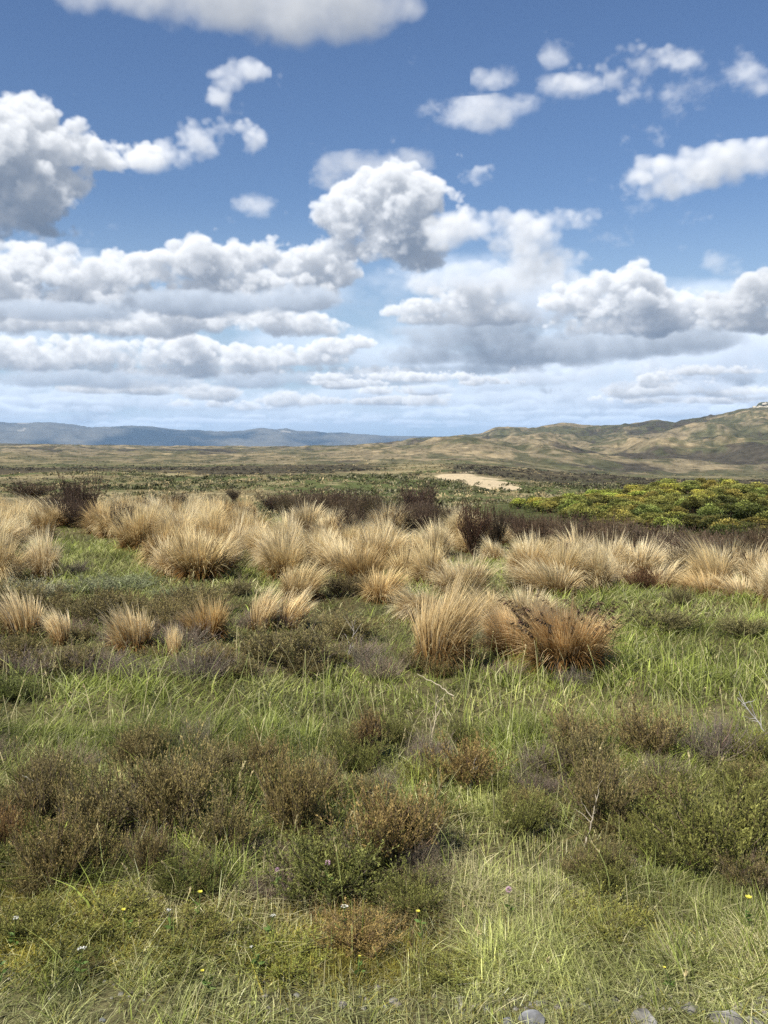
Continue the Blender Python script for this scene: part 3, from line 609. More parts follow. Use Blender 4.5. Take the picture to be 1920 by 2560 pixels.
def place(pr, x, y, z, sx, sz, rz, label, cat, group=None, tint=None, sy=None):
    """put the first of a kind where it grows, then copies of it with copies of its parts"""
    if pr.name not in USED: r = pr; USED.add(pr.name); kids = list(pr.children)
    else:
        r = pr.copy(); COL.objects.link(r); kids = []
        for ch in pr.children:
            c = ch.copy(); COL.objects.link(c); c.parent = r; kids.append(c)
    r.location = (x, y, z); r.scale = (sx, sy or sx, sz); r.rotation_euler = (0, 0, rz)
    for k in ('label', 'category', 'group'):
        if k in r: del r[k]
    tag(r, label, cat, group)
    for c in kids: c.color = (*(tint or (1, 1, 1)), 1)
    return r
R = random.Random(7)
# ------------------------------------------------------------------ tussocks
TUSS = [proto(make_tussock(s, 1900, u)) for s, u in ((1, 0.), (2, .12), (3, .30), (4, .05), (5, .2), (6, .38), (7, .15), (8, .28))]
FORE = [proto(make_tussock(s, 800, u, .0105, (.80, .67, .40), (.42, .29, .12))) for s, u in ((11, .52), (12, .62), (13, .56))]
BIGT = [proto(make_tussock(21, 2800, .45, .0062, (.74, .61, .35), (.32, .19, .055))), proto(make_tussock(22, 3400, .50, .0055, (.72, .58, .35), (.36, .24, .095)))]
PALE, GOLD, BROWN, STRAWC = (1.04, 1.0, .94), (.95, .88, .74), (.78, .66, .48), (1.12, 1.1, 1.08)
def tussock(x, y, w, h, kind, tint, label, group=None):
    X, Y, Z = at(x, y); d = math.hypot(X, Y) / F_PX
    pr = {'t': TUSS, 'f': FORE, 'b0': BIGT[:1], 'b1': BIGT[1:]}[kind]; pr = pr[R.randrange(len(pr))]
    k = R.uniform(.93, 1.07)
    SPOTS.append((X, Y, w * d * .5))
    return place(pr, X, Y, Z - .01, w * d * 1.34 * (1.14 if y > 1400 else 1), h * d * 1.12 * (1.10 if y > 1400 else 1), R.uniform(0, 6.28), label, 'tussock', group, tuple(c * k for c in tint))
SPOTS = []
TLIST = [  # photo x, base y, width, height, kind, tint, what singles it out
 (347, 1377, 148, 122, 't', GOLD, 'round golden tussock at the back edge of the bright green clearing'),
 (255, 1337, 112, 92, 't', BROWN, 'brown tussock between the dark bush and the round golden tussock'),
 (498, 1449, 178, 128, 't', GOLD, 'broad dome-shaped tussock at the right end of the green clearing, brown in its middle'),
 (420, 1312, 95, 78, 't', BROWN, 'brownish tussock peeping out behind the round golden tussock'),
 (563, 1386, 85, 78, 't', PALE, 'small pale tussock leaning on the right of the broad dome-shaped one'),
 (628, 1366, 118, 105, 't', GOLD, 'tall tussock with a brown foot behind the small green gap'),
 (475, 1335, 118, 84, 't', PALE, 'pale wide tussock just behind the broad dome-shaped one'),
 (8, 1362, 100, 105, 't', GOLD, 'yellowish tussock cut by the left edge beside a dark twiggy shrub'),
 (14, 1454, 95, 100, 't', GOLD, 'tawny tussock at the left edge above the silvery shrub'),
 (92, 1430, 62, 72, 't', PALE, 'small wispy tussock alone in the green clearing at left'),
 (118, 1318, 150, 78, 't', PALE, 'pale spreading tussock left of the dark pointed bush'),
 (48, 1303, 110, 74, 't', PALE, 'pale tussock in the back row near the left edge'),
 (767, 1335, 125, 88, 't', PALE, 'pale tussock in front of the long dark heather row, left part'),
 (690, 1416, 122, 94, 't', PALE, 'pale tussock standing in the small green gap'),
 (828, 1352, 120, 84, 't', PALE, 'straw tussock in the crowded middle, below the dark heather row'),
 (858, 1443, 140, 102, 't', PALE, 'big shaggy pale tussock behind the two purple-brown heathers'),
 (956, 1431, 138, 128, 't', PALE, 'tallest pale tussock in the middle of the field'),
 (972, 1337, 125, 90, 't', STRAWC, 'bright straw tussock pointing up between two dark bushes'),
 (750, 1502, 118, 98, 't', GOLD, 'tussock half hidden by purple-brown heather, left of the pair'),
 (958, 1502, 118, 90, 't', (.96, .84, .64), 'orange-brown tussock right of the purple-brown heathers'),
 (1057, 1393, 118, 76, 't', PALE, 'low straw tussock left of the large dark upright bush'),
 (1122, 1318, 112, 66, 't', STRAWC, 'pale tussock behind the large dark upright bush'),
 (1157, 1492, 162, 104, 't', PALE, 'wide tan tussock behind the tall fan-shaped one'),
 (1080, 1447, 100, 76, 't', PALE, 'small straw tussock between the tallest pale one and the dark bush'),
 (1234, 1407, 58, 70, 't', STRAWC, 'narrow straw tussock in the foot of the large dark bush'),
 (1338, 1424, 124, 100, 't', GOLD, 'fluffy round tussock with a dark brown heart, right of the large dark bush'),
 (1376, 1494, 164, 104, 't', PALE, 'wide sandy tussock rising behind the big rusty one'),
 (1510, 1440, 142, 98, 't', STRAWC, 'pale tussock in the right-hand bank of tussocks, second from its left end'),
 (1600, 1446, 132, 96, 't', STRAWC, 'pale tussock in the right-hand bank, above the brown heather patch'),
 (1440, 1404, 120, 80, 't', PALE, 'tussock at the left end of the right-hand bank, below a dark heather'),
 (1668, 1402, 72, 74, 't', STRAWC, 'small straw tussock poking up into the dark heather belt at right'),
 (1762, 1465, 164, 116, 't', STRAWC, 'large pale tussock in the right-hand bank above a brown foot'),
 (1830, 1444, 112, 90, 't', PALE, 'tussock beside the dark hollow near the right edge'),
 (1914, 1470, 132, 116, 't', PALE, 'pale tussock cut by the right edge, front of the bank'),
 (1900, 1396, 104, 66, 't', PALE, 'pale tussock at the right edge against the dark heather'),
 (1758, 1496, 112, 66, 't', (.88, .76, .58), 'brown low tussock at the front of the right-hand bank'),
 (1850, 1500, 130, 62, 't', PALE, 'low pale tussock drooping over the green at the far right'),
 (1660, 1478, 110, 70, 't', PALE, 'low sandy tussock above the dark shrub at right'),
 (58, 1596, 120, 116, 'f', STRAWC, 'stiff straw fan, leftmost of the row standing in the dark heather'),
 (154, 1614, 72, 92, 'f', STRAWC, 'narrow straw fan, second from the left in the dark heather'),
 (332, 1634, 138, 126, 'f', STRAWC, 'largest straw fan in the dark heather left of centre'),
 (513, 1600, 146, 106, 'f', GOLD, 'spread straw fan with golden foot, right of the largest straw fan'),
 (436, 1656, 44, 94, 'f', PALE, 'thin wisp of straw between the two wider straw fans'),
 (412, 1592, 40, 50, 'f', PALE, 'short grey-straw wisp just right of the largest straw fan'),
 (655, 1578, 92, 100, 'f', STRAWC, 'straw fan, left one of the two side by side'),
 (730, 1572, 92, 96, 'f', STRAWC, 'straw fan, right one of the two side by side'),
 (1103, 1676, 185, 212, 'b0', PALE, 'tall fan-shaped tussock with a dark foot right of centre'),
 (1415, 1676, 262, 176, 'b1', (1.12, 1.06, .98), 'big rusty tussock hung with dark seed heads'),
 (1050, 1545, 120, 92, 't', PALE, 'straw tussock in the dull brush just left behind the tall fan'),
 (1210, 1566, 130, 96, 't', GOLD, 'sandy tussock in the gap between the tall fan and the wide sandy one'),
 (1316, 1568, 150, 104, 't', PALE, 'pale shaggy tussock directly behind the big rusty one'),
 (1275, 1644, 140, 132, 'b1', (1.08, 1.02, .92), 'thin brownish tussock between the tall fan and the big rusty one'),
]
for a in TLIST: tussock(*a)
# dark drooping seed heads over the big rusty tussock
def seed_heads():
    rng = np.random.default_rng(33)
    big = [o for o in COL.objects if o.get('label', '').startswith('big rusty')][0]
    m = Mesh(); n = 46; s = 7; t = np.linspace(0, 1, s)
    a = rng.uniform(0, 2 * math.pi, n); rr = rng.uniform(.05, .30, n)
    P = np.zeros((n, s, 3)); lean = rng.uniform(.05, .28, n); dr = np.where(rng.uniform(0, 1, n) < .7, 0.3, math.pi) + rng.normal(0, .5, n)
    P[..., 0] = (np.cos(a) * rr)[:, None] + np.cos(a)[:, None] * lean[:, None] * t * .5 + np.cos(dr)[:, None] * .16 * t ** 4
    P[..., 1] = (np.sin(a) * rr)[:, None] + np.sin(a)[:, None] * lean[:, None] * t * .5 + np.sin(dr)[:, None] * .10 * t ** 4
    hh = rng.uniform(.75, 1.0, n)[:, None]; P[..., 2] = hh * (t * 1.0 - .14 * t ** 4)
    m.add(ribbons(P, np.array([[1., 0, 0]]).repeat(n, 0), .006 * np.ones((n, s))), (.20, .14, .06))
    q = n * 16; k = np.repeat(np.arange(n), 16); u = rng.uniform(.74, 1., q); f = u * (s - 1); i = np.minimum(f.astype(int), s - 2); w = (f - i)[:, None]
    C = P[k, i] * (1 - w) + P[k, i + 1] * w; D = np.stack([np.cos(dr[k]), np.sin(dr[k]), np.full(q, -.6)], -1) + rng.normal(0, .25, (q, 3))
    m.add(leaf_quads(C, D, .05, .012, rng), jit((.075, .05, .03), q, rng, .25, 4))
    o = m.build('seed_stalks', M_TWIG, big); o['label'] = 'dark drooping seed stalks'
seed_heads()
def clear(X, Y, r): return all((X - a) ** 2 + (Y - b) ** 2 > ((c + r) * .58) ** 2 for a, b, c in SPOTS)
def is_green(xs, ys):
    return any(((xs - a) / c) ** 2 + ((ys - b) / d) ** 2 < 1 for a, b, c, d in ((220, 1405, 190, 55), (612, 1420, 42, 36), (1225, 1462, 50, 36), (960, 1545, 150, 55), (300, 1500, 330, 60), (1620, 1545, 330, 50)))
# ------------------------------------------------------------------ heather, twiggy shrubs and gorse
DARK = [proto(make_bush(s, 'heather_bush', 95, 10, 11, .48, (.056, .042, .030), (.092, .066, .047), (.09, .07, .055), .034, .012, 0, .006, .8)) for s in (41, 42, 43)]
HEATH = [proto(make_bush(s, 'heather_bush', 80, 14, 17, .30, (.150, .142, .052), (.300, .250, .108), (.19, .15, .12), .032, .0125, .04, .0060, .8)) for s in (51, 52, 53)]
OLIVE = [proto(make_bush(s, 'heath_shrub', 80, 14, 18, .15, (.125, .140, .040), (.222, .232, .068), (.15, .12, .09), .032, .0130, .0, .0055, .72)) for s in (56, 57)]
GREY = [proto(make_bush(s, 'twiggy_shrub', 85, 13, 9, .05, (.160, .130, .090), (.235, .195, .14), (.29, .245, .20), .024, .009, .45, .0065, .62)) for s in (61, 62)]
SILVER = [proto(make_bush(s, 'twiggy_shrub', 75, 13, 16, .05, (.21, .215, .115), (.32, .32, .19), (.27, .24, .19), .034, .012, .1, .006, .6)) for s in (66, 67)]
TREELET = [proto(make_bush(s, 'heather_bush', 80, 15, 22, -.25, (.16, .135, .055), (.27, .20, .085), (.33, .28, .245), .036, .014, .0, .006, .9, True)) for s in (71, 72)]
BLIST = [ # x, base y, width, height, kind, tint, label
 (197, 1306, 122, 84, DARK, (1, .9, .85), 'dark pointed heather bush behind the green clearing'),
 (825, 1292, 140, 52, DARK, (1, .8, .85), 'long dark heather, left half of the row behind the pale tussocks'),
 (921, 1294, 78, 48, DARK, (.95, .75, .8), 'dark heather, right end of the row behind the pale tussocks'),
 (690, 1280, 100, 36, DARK, (1.1, .95, .9), 'low brown heather at the left end of the dark row'),
 (1049, 1296, 126, 66, DARK, (1, .85, .85), 'large dark heather on the crest right of centre'),
 (1184, 1390, 112, 108, DARK, (1.05, .85, .75), 'large dark upright bush among straw tussocks'),
 (1238, 1372, 72, 78, DARK, (.8, .8, .7), 'dark bush leaning on the right of the large upright one'),
 (1025, 1336, 84, 46, DARK, (1.2, 1.15, .9), 'small brown bush in front of the large crest heather'),
 (1411, 1366, 122, 60, DARK, (1, .72, .72), 'reddish dark heather at the left end of the right-hand belt'),
 (1608, 1390, 90, 56, DARK, (1, .75, .75), 'dark heather dipping into the right-hand bank of tussocks'),
 (1308, 1338, 70, 36, DARK, (1.1, 1, .9), 'small dark heather above the fluffy round tussock'),
 (1880, 1458, 70, 58, DARK, (.9, .8, .7), 'dark heather in the hollow near the right edge'),
 (1606, 1484, 100, 50, DARK, (1.5, 1.1, .75), 'brown heather patch at the foot of the right-hand bank'),
 (1700, 1452, 70, 40, DARK, (1.5, 1.1, .8), 'small brown heather under the large pale tussock at right'),
 (762, 1494, 88, 66, HEATH, (.55, .42, .50), 'purple-brown heather in front of a tussock, leftmost of three'),
 (846, 1492, 80, 66, HEATH, (.55, .42, .50), 'purple-brown heather, middle one of three'),
 (893, 1494, 80, 68, HEATH, (.52, .40, .48), 'purple-brown heather, right one of three'),
 (62, 1352, 50, 62, HEATH, (.9, 1, .9), 'dark green twiggy shrub beside the yellowish tussock at left'),
 (100, 1316, 36, 36, OLIVE, (.7, .75, .7), 'tiny dark green shrub on the edge of the green clearing'),
 (448, 1266, 44, 26, DARK, (1.2, 1.1, 1), 'small brown heather on the crest left of centre'),
 (75, 1250, 140, 34, DARK, (1.2, 1.15, 1), 'low brown heather on the far crest near the left edge'),
 (180, 1246, 60, 28, DARK, (1, 1, .9), 'brown heather tuft on the far crest above the dark pointed bush'),
 (585, 1252, 40, 24, DARK, (1, 1, .9), 'tiny dark bush alone on the pale crest left of centre'),
 # front heath
 (85, 1494, 130, 64, SILVER, (1.2, 1.15, 1.25), 'silvery shrub below the tawny tussock at left'),
 (215, 1482, 130, 52, SILVER, (.85, .95, .8), 'grey-green shrub right of the silvery one'),
 (310, 1478, 150, 58, SILVER, (.85, 1., .8), 'wide grey-green shrub in the clearing'),
 (190, 1436, 70, 50, GREY, (.6, .58, .55), 'brown bare twigs sticking out of the clearing grass'),
 (430, 1500, 110, 50, SILVER, (.75, .85, .65), 'grey-green shrub below the broad dome-shaped tussock'),
 (595, 1492, 80, 52, HEATH, (.85, .85, .9), 'brownish shrub at the right foot of the dome-shaped tussock'),
 (270, 1566, 180, 82, HEATH, (.62, .55, .5), 'dark brown heather mass behind the largest straw fan'),
 (180, 1556, 110, 56, HEATH, (.7, .68, .6), 'dark heather behind the narrow straw fan'),
 (440, 1560, 120, 54, HEATH, (.8, .85, .75), 'dull green-brown heather behind the spread straw fan'),
 (70, 1690, 170, 96, GREY, (1.05, .95, 1.05), 'lilac-grey twiggy shrub at the left edge under the straw fans'),
 (225, 1694, 170, 100, GREY, (.8, .72, .7), 'grey-brown twiggy shrub in front of the narrow straw fan'),
 (365, 1702, 150, 84, GREY, (.7, .65, .6), 'brown twiggy shrub in front of the largest straw fan'),
 (510, 1698, 160, 104, GREY, (.75, .7, .68), 'grey twiggy shrub in front of the spread straw fan'),
 (740, 1672, 230, 118, HEATH, (.72, .68, .6), 'wide dark brown heather under the two straw fans'),
 (650, 1660, 120, 90, HEATH, (.75, .7, .65), 'dark heather under the left one of the two straw fans'),
 (880, 1600, 150, 66, HEATH, (.85, .9, .8), 'dull olive heather between the straw pair and the tall fan'),
 (930, 1676, 130, 80, GREY, (.75, .75, .68), 'grey-brown shrub left of the tall fan tussock'),
 (1040, 1680, 90, 60, HEATH, (.5, .5, .45), 'dark little heather at the left foot of the tall fan tussock'),
 (1230, 1610, 110, 80, SILVER, (.75, .75, .6), 'grey-green shrub behind the thin brownish tussock'),
 (1290, 1478, 90, 50, HEATH, (.75, .75, .7), 'dark low shrub right of the large dark upright bush'),
 (1430, 1712, 110, 70, GREY, (.6, .55, .55), 'dark twiggy shrub at the foot of the big rusty tussock'),
 (1660, 1576, 190, 60, HEATH, (.7, .75, .65), 'dark green-brown shrub lying across the green at right'),
 (1700, 1520, 80, 56, HEATH, (.6, .62, .55), 'dark bushy shrub standing in the green at right'),
 (1850, 1592, 130, 60, HEATH, (.85, .95, .8), 'dull shrub near the right edge above the bright green grass'),
 (40, 1750, 130, 80, OLIVE, (.8, .9, .8), 'dark green low shrub at the left edge under the lilac-grey shrub'),
 # foreground heath
 (104, 2075, 135, 200, HEATH, (.95, .85, .8), 'tall brown heather above a pale bare stem at left'),
 (250, 2110, 190, 200, HEATH, (1, .95, .85), 'brown heather between the pale-stemmed one and the forked one'),
 (425, 2090, 260, 250, HEATH, (1.05, .95, .8), 'large forked brown heather left of centre'),
 (925, 1912, 92, 128, TREELET, (1, .85, .8), 'small round-headed heather on a bare crooked stem'),
 (735, 2105, 175, 260, HEATH, (1.1, .95, .7), 'tall rust-brown heather just left of centre'),
 (975, 2160, 270, 225, HEATH, (1.15, .88, .62), 'broad reddish-brown heather in the centre foreground'),
 (1165, 1972, 190, 140, HEATH, (1.15, .85, .6), 'rusty rounded heather right of centre'),
 (1060, 1975, 130, 100, OLIVE, (1.25, 1.15, .7), 'mustard-green low heather beside the rusty rounded one'),
 (1440, 1895, 150, 130, HEATH, (1.05, .85, .75), 'brown tufted heather at the edge of the tall grass, right of centre'),
 (1350, 1940, 130, 130, GREY, (.75, .65, .62), 'grey-brown twiggy heather left of the brown tufted one'),
 (1620, 1900, 180, 150, HEATH, (1., .85, .75), 'brown heather in the tall grass towards the right'),
 (1785, 1905, 180, 160, GREY, (.75, .66, .68), 'purple-grey twiggy heather near the right edge'),
 (1870, 1910, 110, 100, OLIVE, (1.2, 1.1, .7), 'yellow-green heather right of the purple-grey twiggy one'),
 (1500, 2075, 175, 210, HEATH, (.95, .85, .75), 'tall brown heather beside a bleached dead stalk'),
 (1800, 2172, 300, 235, OLIVE, (1.0, .92, .75), 'big dark olive heather at the right, dense and rounded'),
 (1930, 2150, 170, 210, OLIVE, (1.0, .9, .75), 'dark olive heather cut by the right edge'),
 (1650, 2170, 150, 130, OLIVE, (1.0, .95, .8), 'low olive heather left of the big dark one'),
 (140, 2215, 200, 200, HEATH, (.95, .8, .62), 'brown heather low at the left with a dark gap beside it'),
 (375, 2205, 100, 170, HEATH, (.9, .75, .65), 'narrow dark brown heather in the green, left of centre'),
 (555, 2150, 190, 190, HEATH, (.95, .9, .7), 'brown-olive heather behind the dark green tuft'),
 (830, 2235, 290, 175, OLIVE, (.95, .95, .85), 'wide dark green heather below the rust-brown one'),
 (1040, 2290, 170, 130, OLIVE, (1, .95, .8), 'low dark olive heather in front of the broad reddish one'),
 (15, 2150, 110, 150, HEATH, (1.1, .65, .5), 'reddish heather cut by the left edge'),
 (660, 1960, 130, 140, HEATH, (1.05, .9, .75), 'brown heather behind the tall rust-brown one'),
 (330, 1925, 110, 100, HEATH, (1, .9, .8), 'thin brown heather in the grass above the forked one'),
 (560, 1960, 110, 110, HEATH, (1, .95, .75), 'small brown heather among pale grass left of centre'),
 (1300, 2090, 150, 130, OLIVE, (1.05, 1, .85), 'olive-brown heather between the broad reddish one and the dead stalk'),
 (500, 2235, 120, 110, OLIVE, (.75, .95, .8), 'dark green tuft of heather near a yellow flower'),
 (270, 2330, 260, 90, OLIVE, (1.25, 1.15, .8), 'low mossy heather mat at the lower left'),
 (60, 2350, 190, 100, OLIVE, (1.15, 1.05, .8), 'low brown-green heather mat at the left edge'),
 (480, 2370, 230, 90, OLIVE, (1.3, 1.1, .75), 'low mustard heather mat left of centre'),
 (900, 2380, 220, 100, HEATH, (1.4, 1.1, .7), 'low orange-brown heather mat in the lower middle'),
 (720, 2420, 220, 80, OLIVE, (1.6, 1.65, .9), 'bright yellow-green heather mat in the lower middle'),
 (1500, 2330, 220, 80, OLIVE, (1.5, 1.35, .8), 'yellow-olive heather mat in the pale grass at lower right'),
 (1120, 2450, 170, 70, OLIVE, (1.3, 1.25, .8), 'small yellow-green mat near the grey stone'),
]
def bush(x, y, w, h, fam, tint, label, group=None):
    X, Y, Z = at(x, y); d = math.hypot(X, Y) / F_PX; pr = fam[R.randrange(len(fam))]; kind = 'shrub' if pr.name.startswith('twiggy') else 'heather'
    SPOTS.append((X, Y, w * d * .5)); BUSHES.append((X, Y, w * d * .5))
    return place(pr, X, Y, Z - .01, w * d * .82, h * d * (1.25 if fam is DARK else .90), R.uniform(0, 6.28), label, kind, group, tuple(1 + (t_ - 1) * (.6 if j_ == 0 else .55) for j_, t_ in enumerate(tint)) if fam not in (DARK,) else tint)
BUSHES = []
for b in BLIST: bush(*b)
# the crowd behind: wide rows up to the crest
fill = 0; tries = 0
while fill < 246 and tries < 14000:
    tries += 1
    r = math.exp(R.uniform(math.log(10.6), math.log(32))); azm = R.uniform(-.47, .47); X, Y = r * math.sin(azm), r * math.cos(azm); Z = float(terrain(X, Y)); u, v = project(X, Y, Z)
    edge = 31 if u < 1050 else max(12.6, 31 - (u - 1050) / 450 * 18.4)
    if r > edge or is_green(u, v): continue
    if any(abs(u - b[0]) < b[2] * .70 and b[1] - 8 < v < b[1] + 85 for b in BLIST if b[4] is DARK): continue
    wd = R.uniform(.55, 1.02)
    if u > 1000 and r > edge - 3.2 and R.random() < .8: continue
    if not clear(X, Y, wd * .5): continue
    SPOTS.append((X, Y, wd * .5)); fill += 1
    pr = TUSS[R.randrange(8)]; k = R.uniform(.92, 1.1); t = R.choice([PALE, PALE, STRAWC, GOLD, GOLD, BROWN])
    zone = 'pale golden tussock in the massed rows towards the crest' if r > 20 else 'pale straw tussock filling the gaps of the tussock field'
    place(pr, X, Y, Z - .01, wd, R.uniform(.50, .82), R.uniform(0, 6.28), zone, 'tussock', 'massed tussocks along the crest' if r > 20 else 'tussocks filling the field', tuple(c * k for c in t))


# the dark heather belt
n = 0; tries = 0
while n < 104 and tries < 15000:
    tries += 1
    u = R.uniform(700, 2250); r = R.uniform(15, 36); azm = math.atan((u - 960) / F_PX); X, Y = r * math.sin(azm), r * math.cos(azm)
    edge = 27 if u < 1050 else max(13.2, 27 - (u - 1050) / 450 * 14)
    if not (edge - (3.0 if u < 1000 else .5) < r < edge + (5.5 if u < 1250 else 13)): continue
    w = R.uniform(.75, 1.45)
    if not all((X - a) ** 2 + (Y - b) ** 2 > ((c + w * .5) * .55) ** 2 for a, b, c in SPOTS): continue
    SPOTS.append((X, Y, w * .5)); n += 1; Z = float(terrain(X, Y)); k = R.uniform(.9, 1.9)
    place(DARK[R.randrange(3)], X, Y, Z - .02, w * .8, R.uniform(.36, .70) + .012 * max(0, r - 15), R.uniform(0, 6.28), 'dark brown heather in the belt along the crest on the right', 'heather', 'heather belt along the crest', (k, k * R.uniform(.88, 1.05), k * R.uniform(.72, .9)))
n = 0; tries = 0
while n < 20 and tries < 3000:
    tries += 1
    u = R.uniform(-250, 760); r = R.uniform(25, 39); azm = math.atan((u - 960) / F_PX); X, Y = r * math.sin(azm), r * math.cos(azm); w = R.uniform(.6, 1.3)
    if not all((X - a) ** 2 + (Y - b) ** 2 > ((c + w * .5) * .5) ** 2 for a, b, c in SPOTS): continue
    SPOTS.append((X, Y, w * .5)); n += 1; Z = float(terrain(X, Y)); k = R.uniform(.9, 1.5)
    place(DARK[R.randrange(3)], X, Y, Z - .02, w * .85, R.uniform(.34, .55), R.uniform(0, 6.28), 'small brown heather scattered along the crest on the left', 'heather', 'heathers scattered on the left crest', (k, k * .95, k * .85))
n = 0; tries = 0
while n < 26 and tries < 3000:
    tries += 1
    r = R.uniform(12.5, 25); azm = R.uniform(-.46, .46); X, Y = r * math.sin(azm), r * math.cos(azm); Z = float(terrain(X, Y)); u, v = project(X, Y, Z); w = R.uniform(.45, .85)
    if is_green(u, v) or (u > 1300 and r > 15): continue
    if not all((X - a) ** 2 + (Y - b) ** 2 > ((c + w * .4) * .5) ** 2 for a, b, c in SPOTS): continue
    SPOTS.append((X, Y, w * .4)); n += 1; k = R.uniform(.75, 1.2)
    place(DARK[R.randrange(3)], X, Y, Z - .02, w * .9, R.uniform(.40, .66), R.uniform(0, 6.28), 'small dark heather standing in a gap between the tussocks', 'heather', 'dark heathers among the tussocks', (k, k * .92, k * .85))
# low heather closing the gaps of the front heath and the middle heath
for (n_, x0, x1, y0, y1, fams, lab, grp, w0, w1, hk) in (
    (76, -180, 1270, 1530, 1700, (HEATH, HEATH, GREY, GREY), 'low dull brown shrub filling the dark strip under the straw fans', 'low shrubs under the straw fans', 70, 150, .55),
    (165, -250, 2170, 1860, 2250, (HEATH, OLIVE, OLIVE, GREY, GREY), 'low brown heather filling the gaps of the front heath', 'low heathers of the front heath', 70, 160, .72),
    (22, -250, 1250, 2240, 2440, (OLIVE, OLIVE, HEATH), 'low mossy heather cushion in the verge grass', 'heather cushions in the verge', 90, 180, .36)):
    for _ in range(n_):
        x, y, w = R.uniform(x0, x1), R.uniform(y0, y1), R.uniform(w0, w1); k = R.uniform(.65, 1.1)
        if 1130 < x < 1400 and 2090 < y: continue
        bush(x, y, w, w * hk * R.uniform(.8, 1.3), R.choice(fams), (k, k * R.uniform(.85, 1.0), k * R.uniform(.65, .9)), lab, grp)
# gorse thicket on the slope beyond the belt
GORSE = [proto(make_gorse(s)) for s in (81, 82, 83)]; BLOOM = [proto(make_gorse(84, 1.0)), proto(make_gorse(85, .25))]
gs = []; n = 0; tries = 0
while n < 270 and tries < 20000:
    tries += 1
    r = math.sqrt(R.uniform(42 ** 2, 90 ** 2)); u = R.uniform(1290, 2080); azm = math.atan((u - 960) / F_PX); X, Y = r * math.sin(azm), r * math.cos(azm)
    if u < 1560 and r < 44 + (1560 - u) * .115: continue
    if u < 1400 and R.random() < .4: continue
    w = R.uniform(1.2, 2.3)
    if not all((X - a) ** 2 + (Y - b) ** 2 > ((c + w) * .30) ** 2 for a, b, c in gs): continue
    gs.append((X, Y, w)); n += 1; Z = float(terrain(X, Y))
    top = r > 68; q = R.random(); fam = GORSE; lab = 'plain green gorse bush in the thicket on the slope at right'; grp = 'green gorse bushes of the thicket'
    if (top and q < .30) : fam = BLOOM[:1]; lab = 'yellow-flowering gorse bush along the top of the thicket'; grp = 'flowering gorse bushes at the top'
    elif q < .2: fam = BLOOM[1:]; lab = 'gorse bush with a few yellow flowers in the thicket at right'; grp = 'gorse bushes with a few flowers'
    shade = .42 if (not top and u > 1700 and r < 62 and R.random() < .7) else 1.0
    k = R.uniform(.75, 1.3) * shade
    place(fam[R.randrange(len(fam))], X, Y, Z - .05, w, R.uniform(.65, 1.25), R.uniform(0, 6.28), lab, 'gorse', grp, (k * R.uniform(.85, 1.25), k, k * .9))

# ------------------------------------------------------------------ ground cover: nobody could count these blades
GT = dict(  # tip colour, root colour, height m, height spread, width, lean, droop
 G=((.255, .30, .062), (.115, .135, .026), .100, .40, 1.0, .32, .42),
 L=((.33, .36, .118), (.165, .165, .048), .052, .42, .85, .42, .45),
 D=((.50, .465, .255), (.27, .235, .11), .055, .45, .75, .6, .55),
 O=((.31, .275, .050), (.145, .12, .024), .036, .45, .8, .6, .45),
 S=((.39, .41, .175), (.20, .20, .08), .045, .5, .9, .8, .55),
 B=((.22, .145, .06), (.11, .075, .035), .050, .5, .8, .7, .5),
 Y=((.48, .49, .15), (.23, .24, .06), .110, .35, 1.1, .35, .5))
GK = list(GT)
BLOB = [(1650, 1640, 330, 110, 'G', 2.5), (1750, 1760, 250, 90, 'G', 2.5), (300, 1800, 360, 75, 'G', 2.2), (850, 1770, 220, 80, 'G', 2.5), (1230, 1730, 280, 70, 'G', 2.2), (560, 1850, 70, 50, 'Y', 2.5), (1160, 1800, 60, 60, 'Y', 1),
 (1130, 1780, 90, 70, 'D', 2.0), (230, 1400, 230, 60, 'L', 3), (240, 1390, 200, 50, 'G', .9), (620, 1400, 60, 60, 'L', 3), (1350, 2200, 320, 120, 'D', .8), (1150, 2250, 90, 100, 'D', 1.2), (450, 2230, 110, 70, 'D', 1.6), (700, 2240, 90, 70, 'D', 1.4),
 (1240, 2090, 60, 110, 'L', 2.5), (1240, 2100, 50, 100, 'Y', .8), (1700, 2060, 110, 60, 'L', 2), (520, 2160, 90, 80, 'G', 2.4), (840, 2180, 90, 60, 'G', 1.6), (1540, 2120, 90, 80, 'G', 1.5), (70, 2470, 180, 60, 'G', .8), (820, 2410, 220, 55, 'O', 3), (1500, 2310, 180, 70, 'O', 2.5), (300, 2310, 360, 80, 'O', 2),
 (950, 2330, 150, 50, 'B', 1.6), (1680, 2480, 300, 60, 'S', 1.2), (1400, 2500, 200, 50, 'S', 1.0), (640, 1960, 70, 40, 'D', 1.5), (880, 1950, 80, 40, 'D', 1.6), (60, 2010, 80, 90, 'L', 1.6), (30, 1900, 80, 80, 'D', 1.0), (1450, 2440, 200, 60, 'L', 1.2), (1200, 2400, 130, 70, 'L', 1.2), (1750, 2300, 200, 90, 'L', 1.5), (1520, 1600, 90, 40, 'D', .8), (960, 1860, 120, 60, 'L', 1.5), (800, 1990, 80, 40, 'L', 1.4), (1620, 2010, 120, 60, 'D', 1.6)]
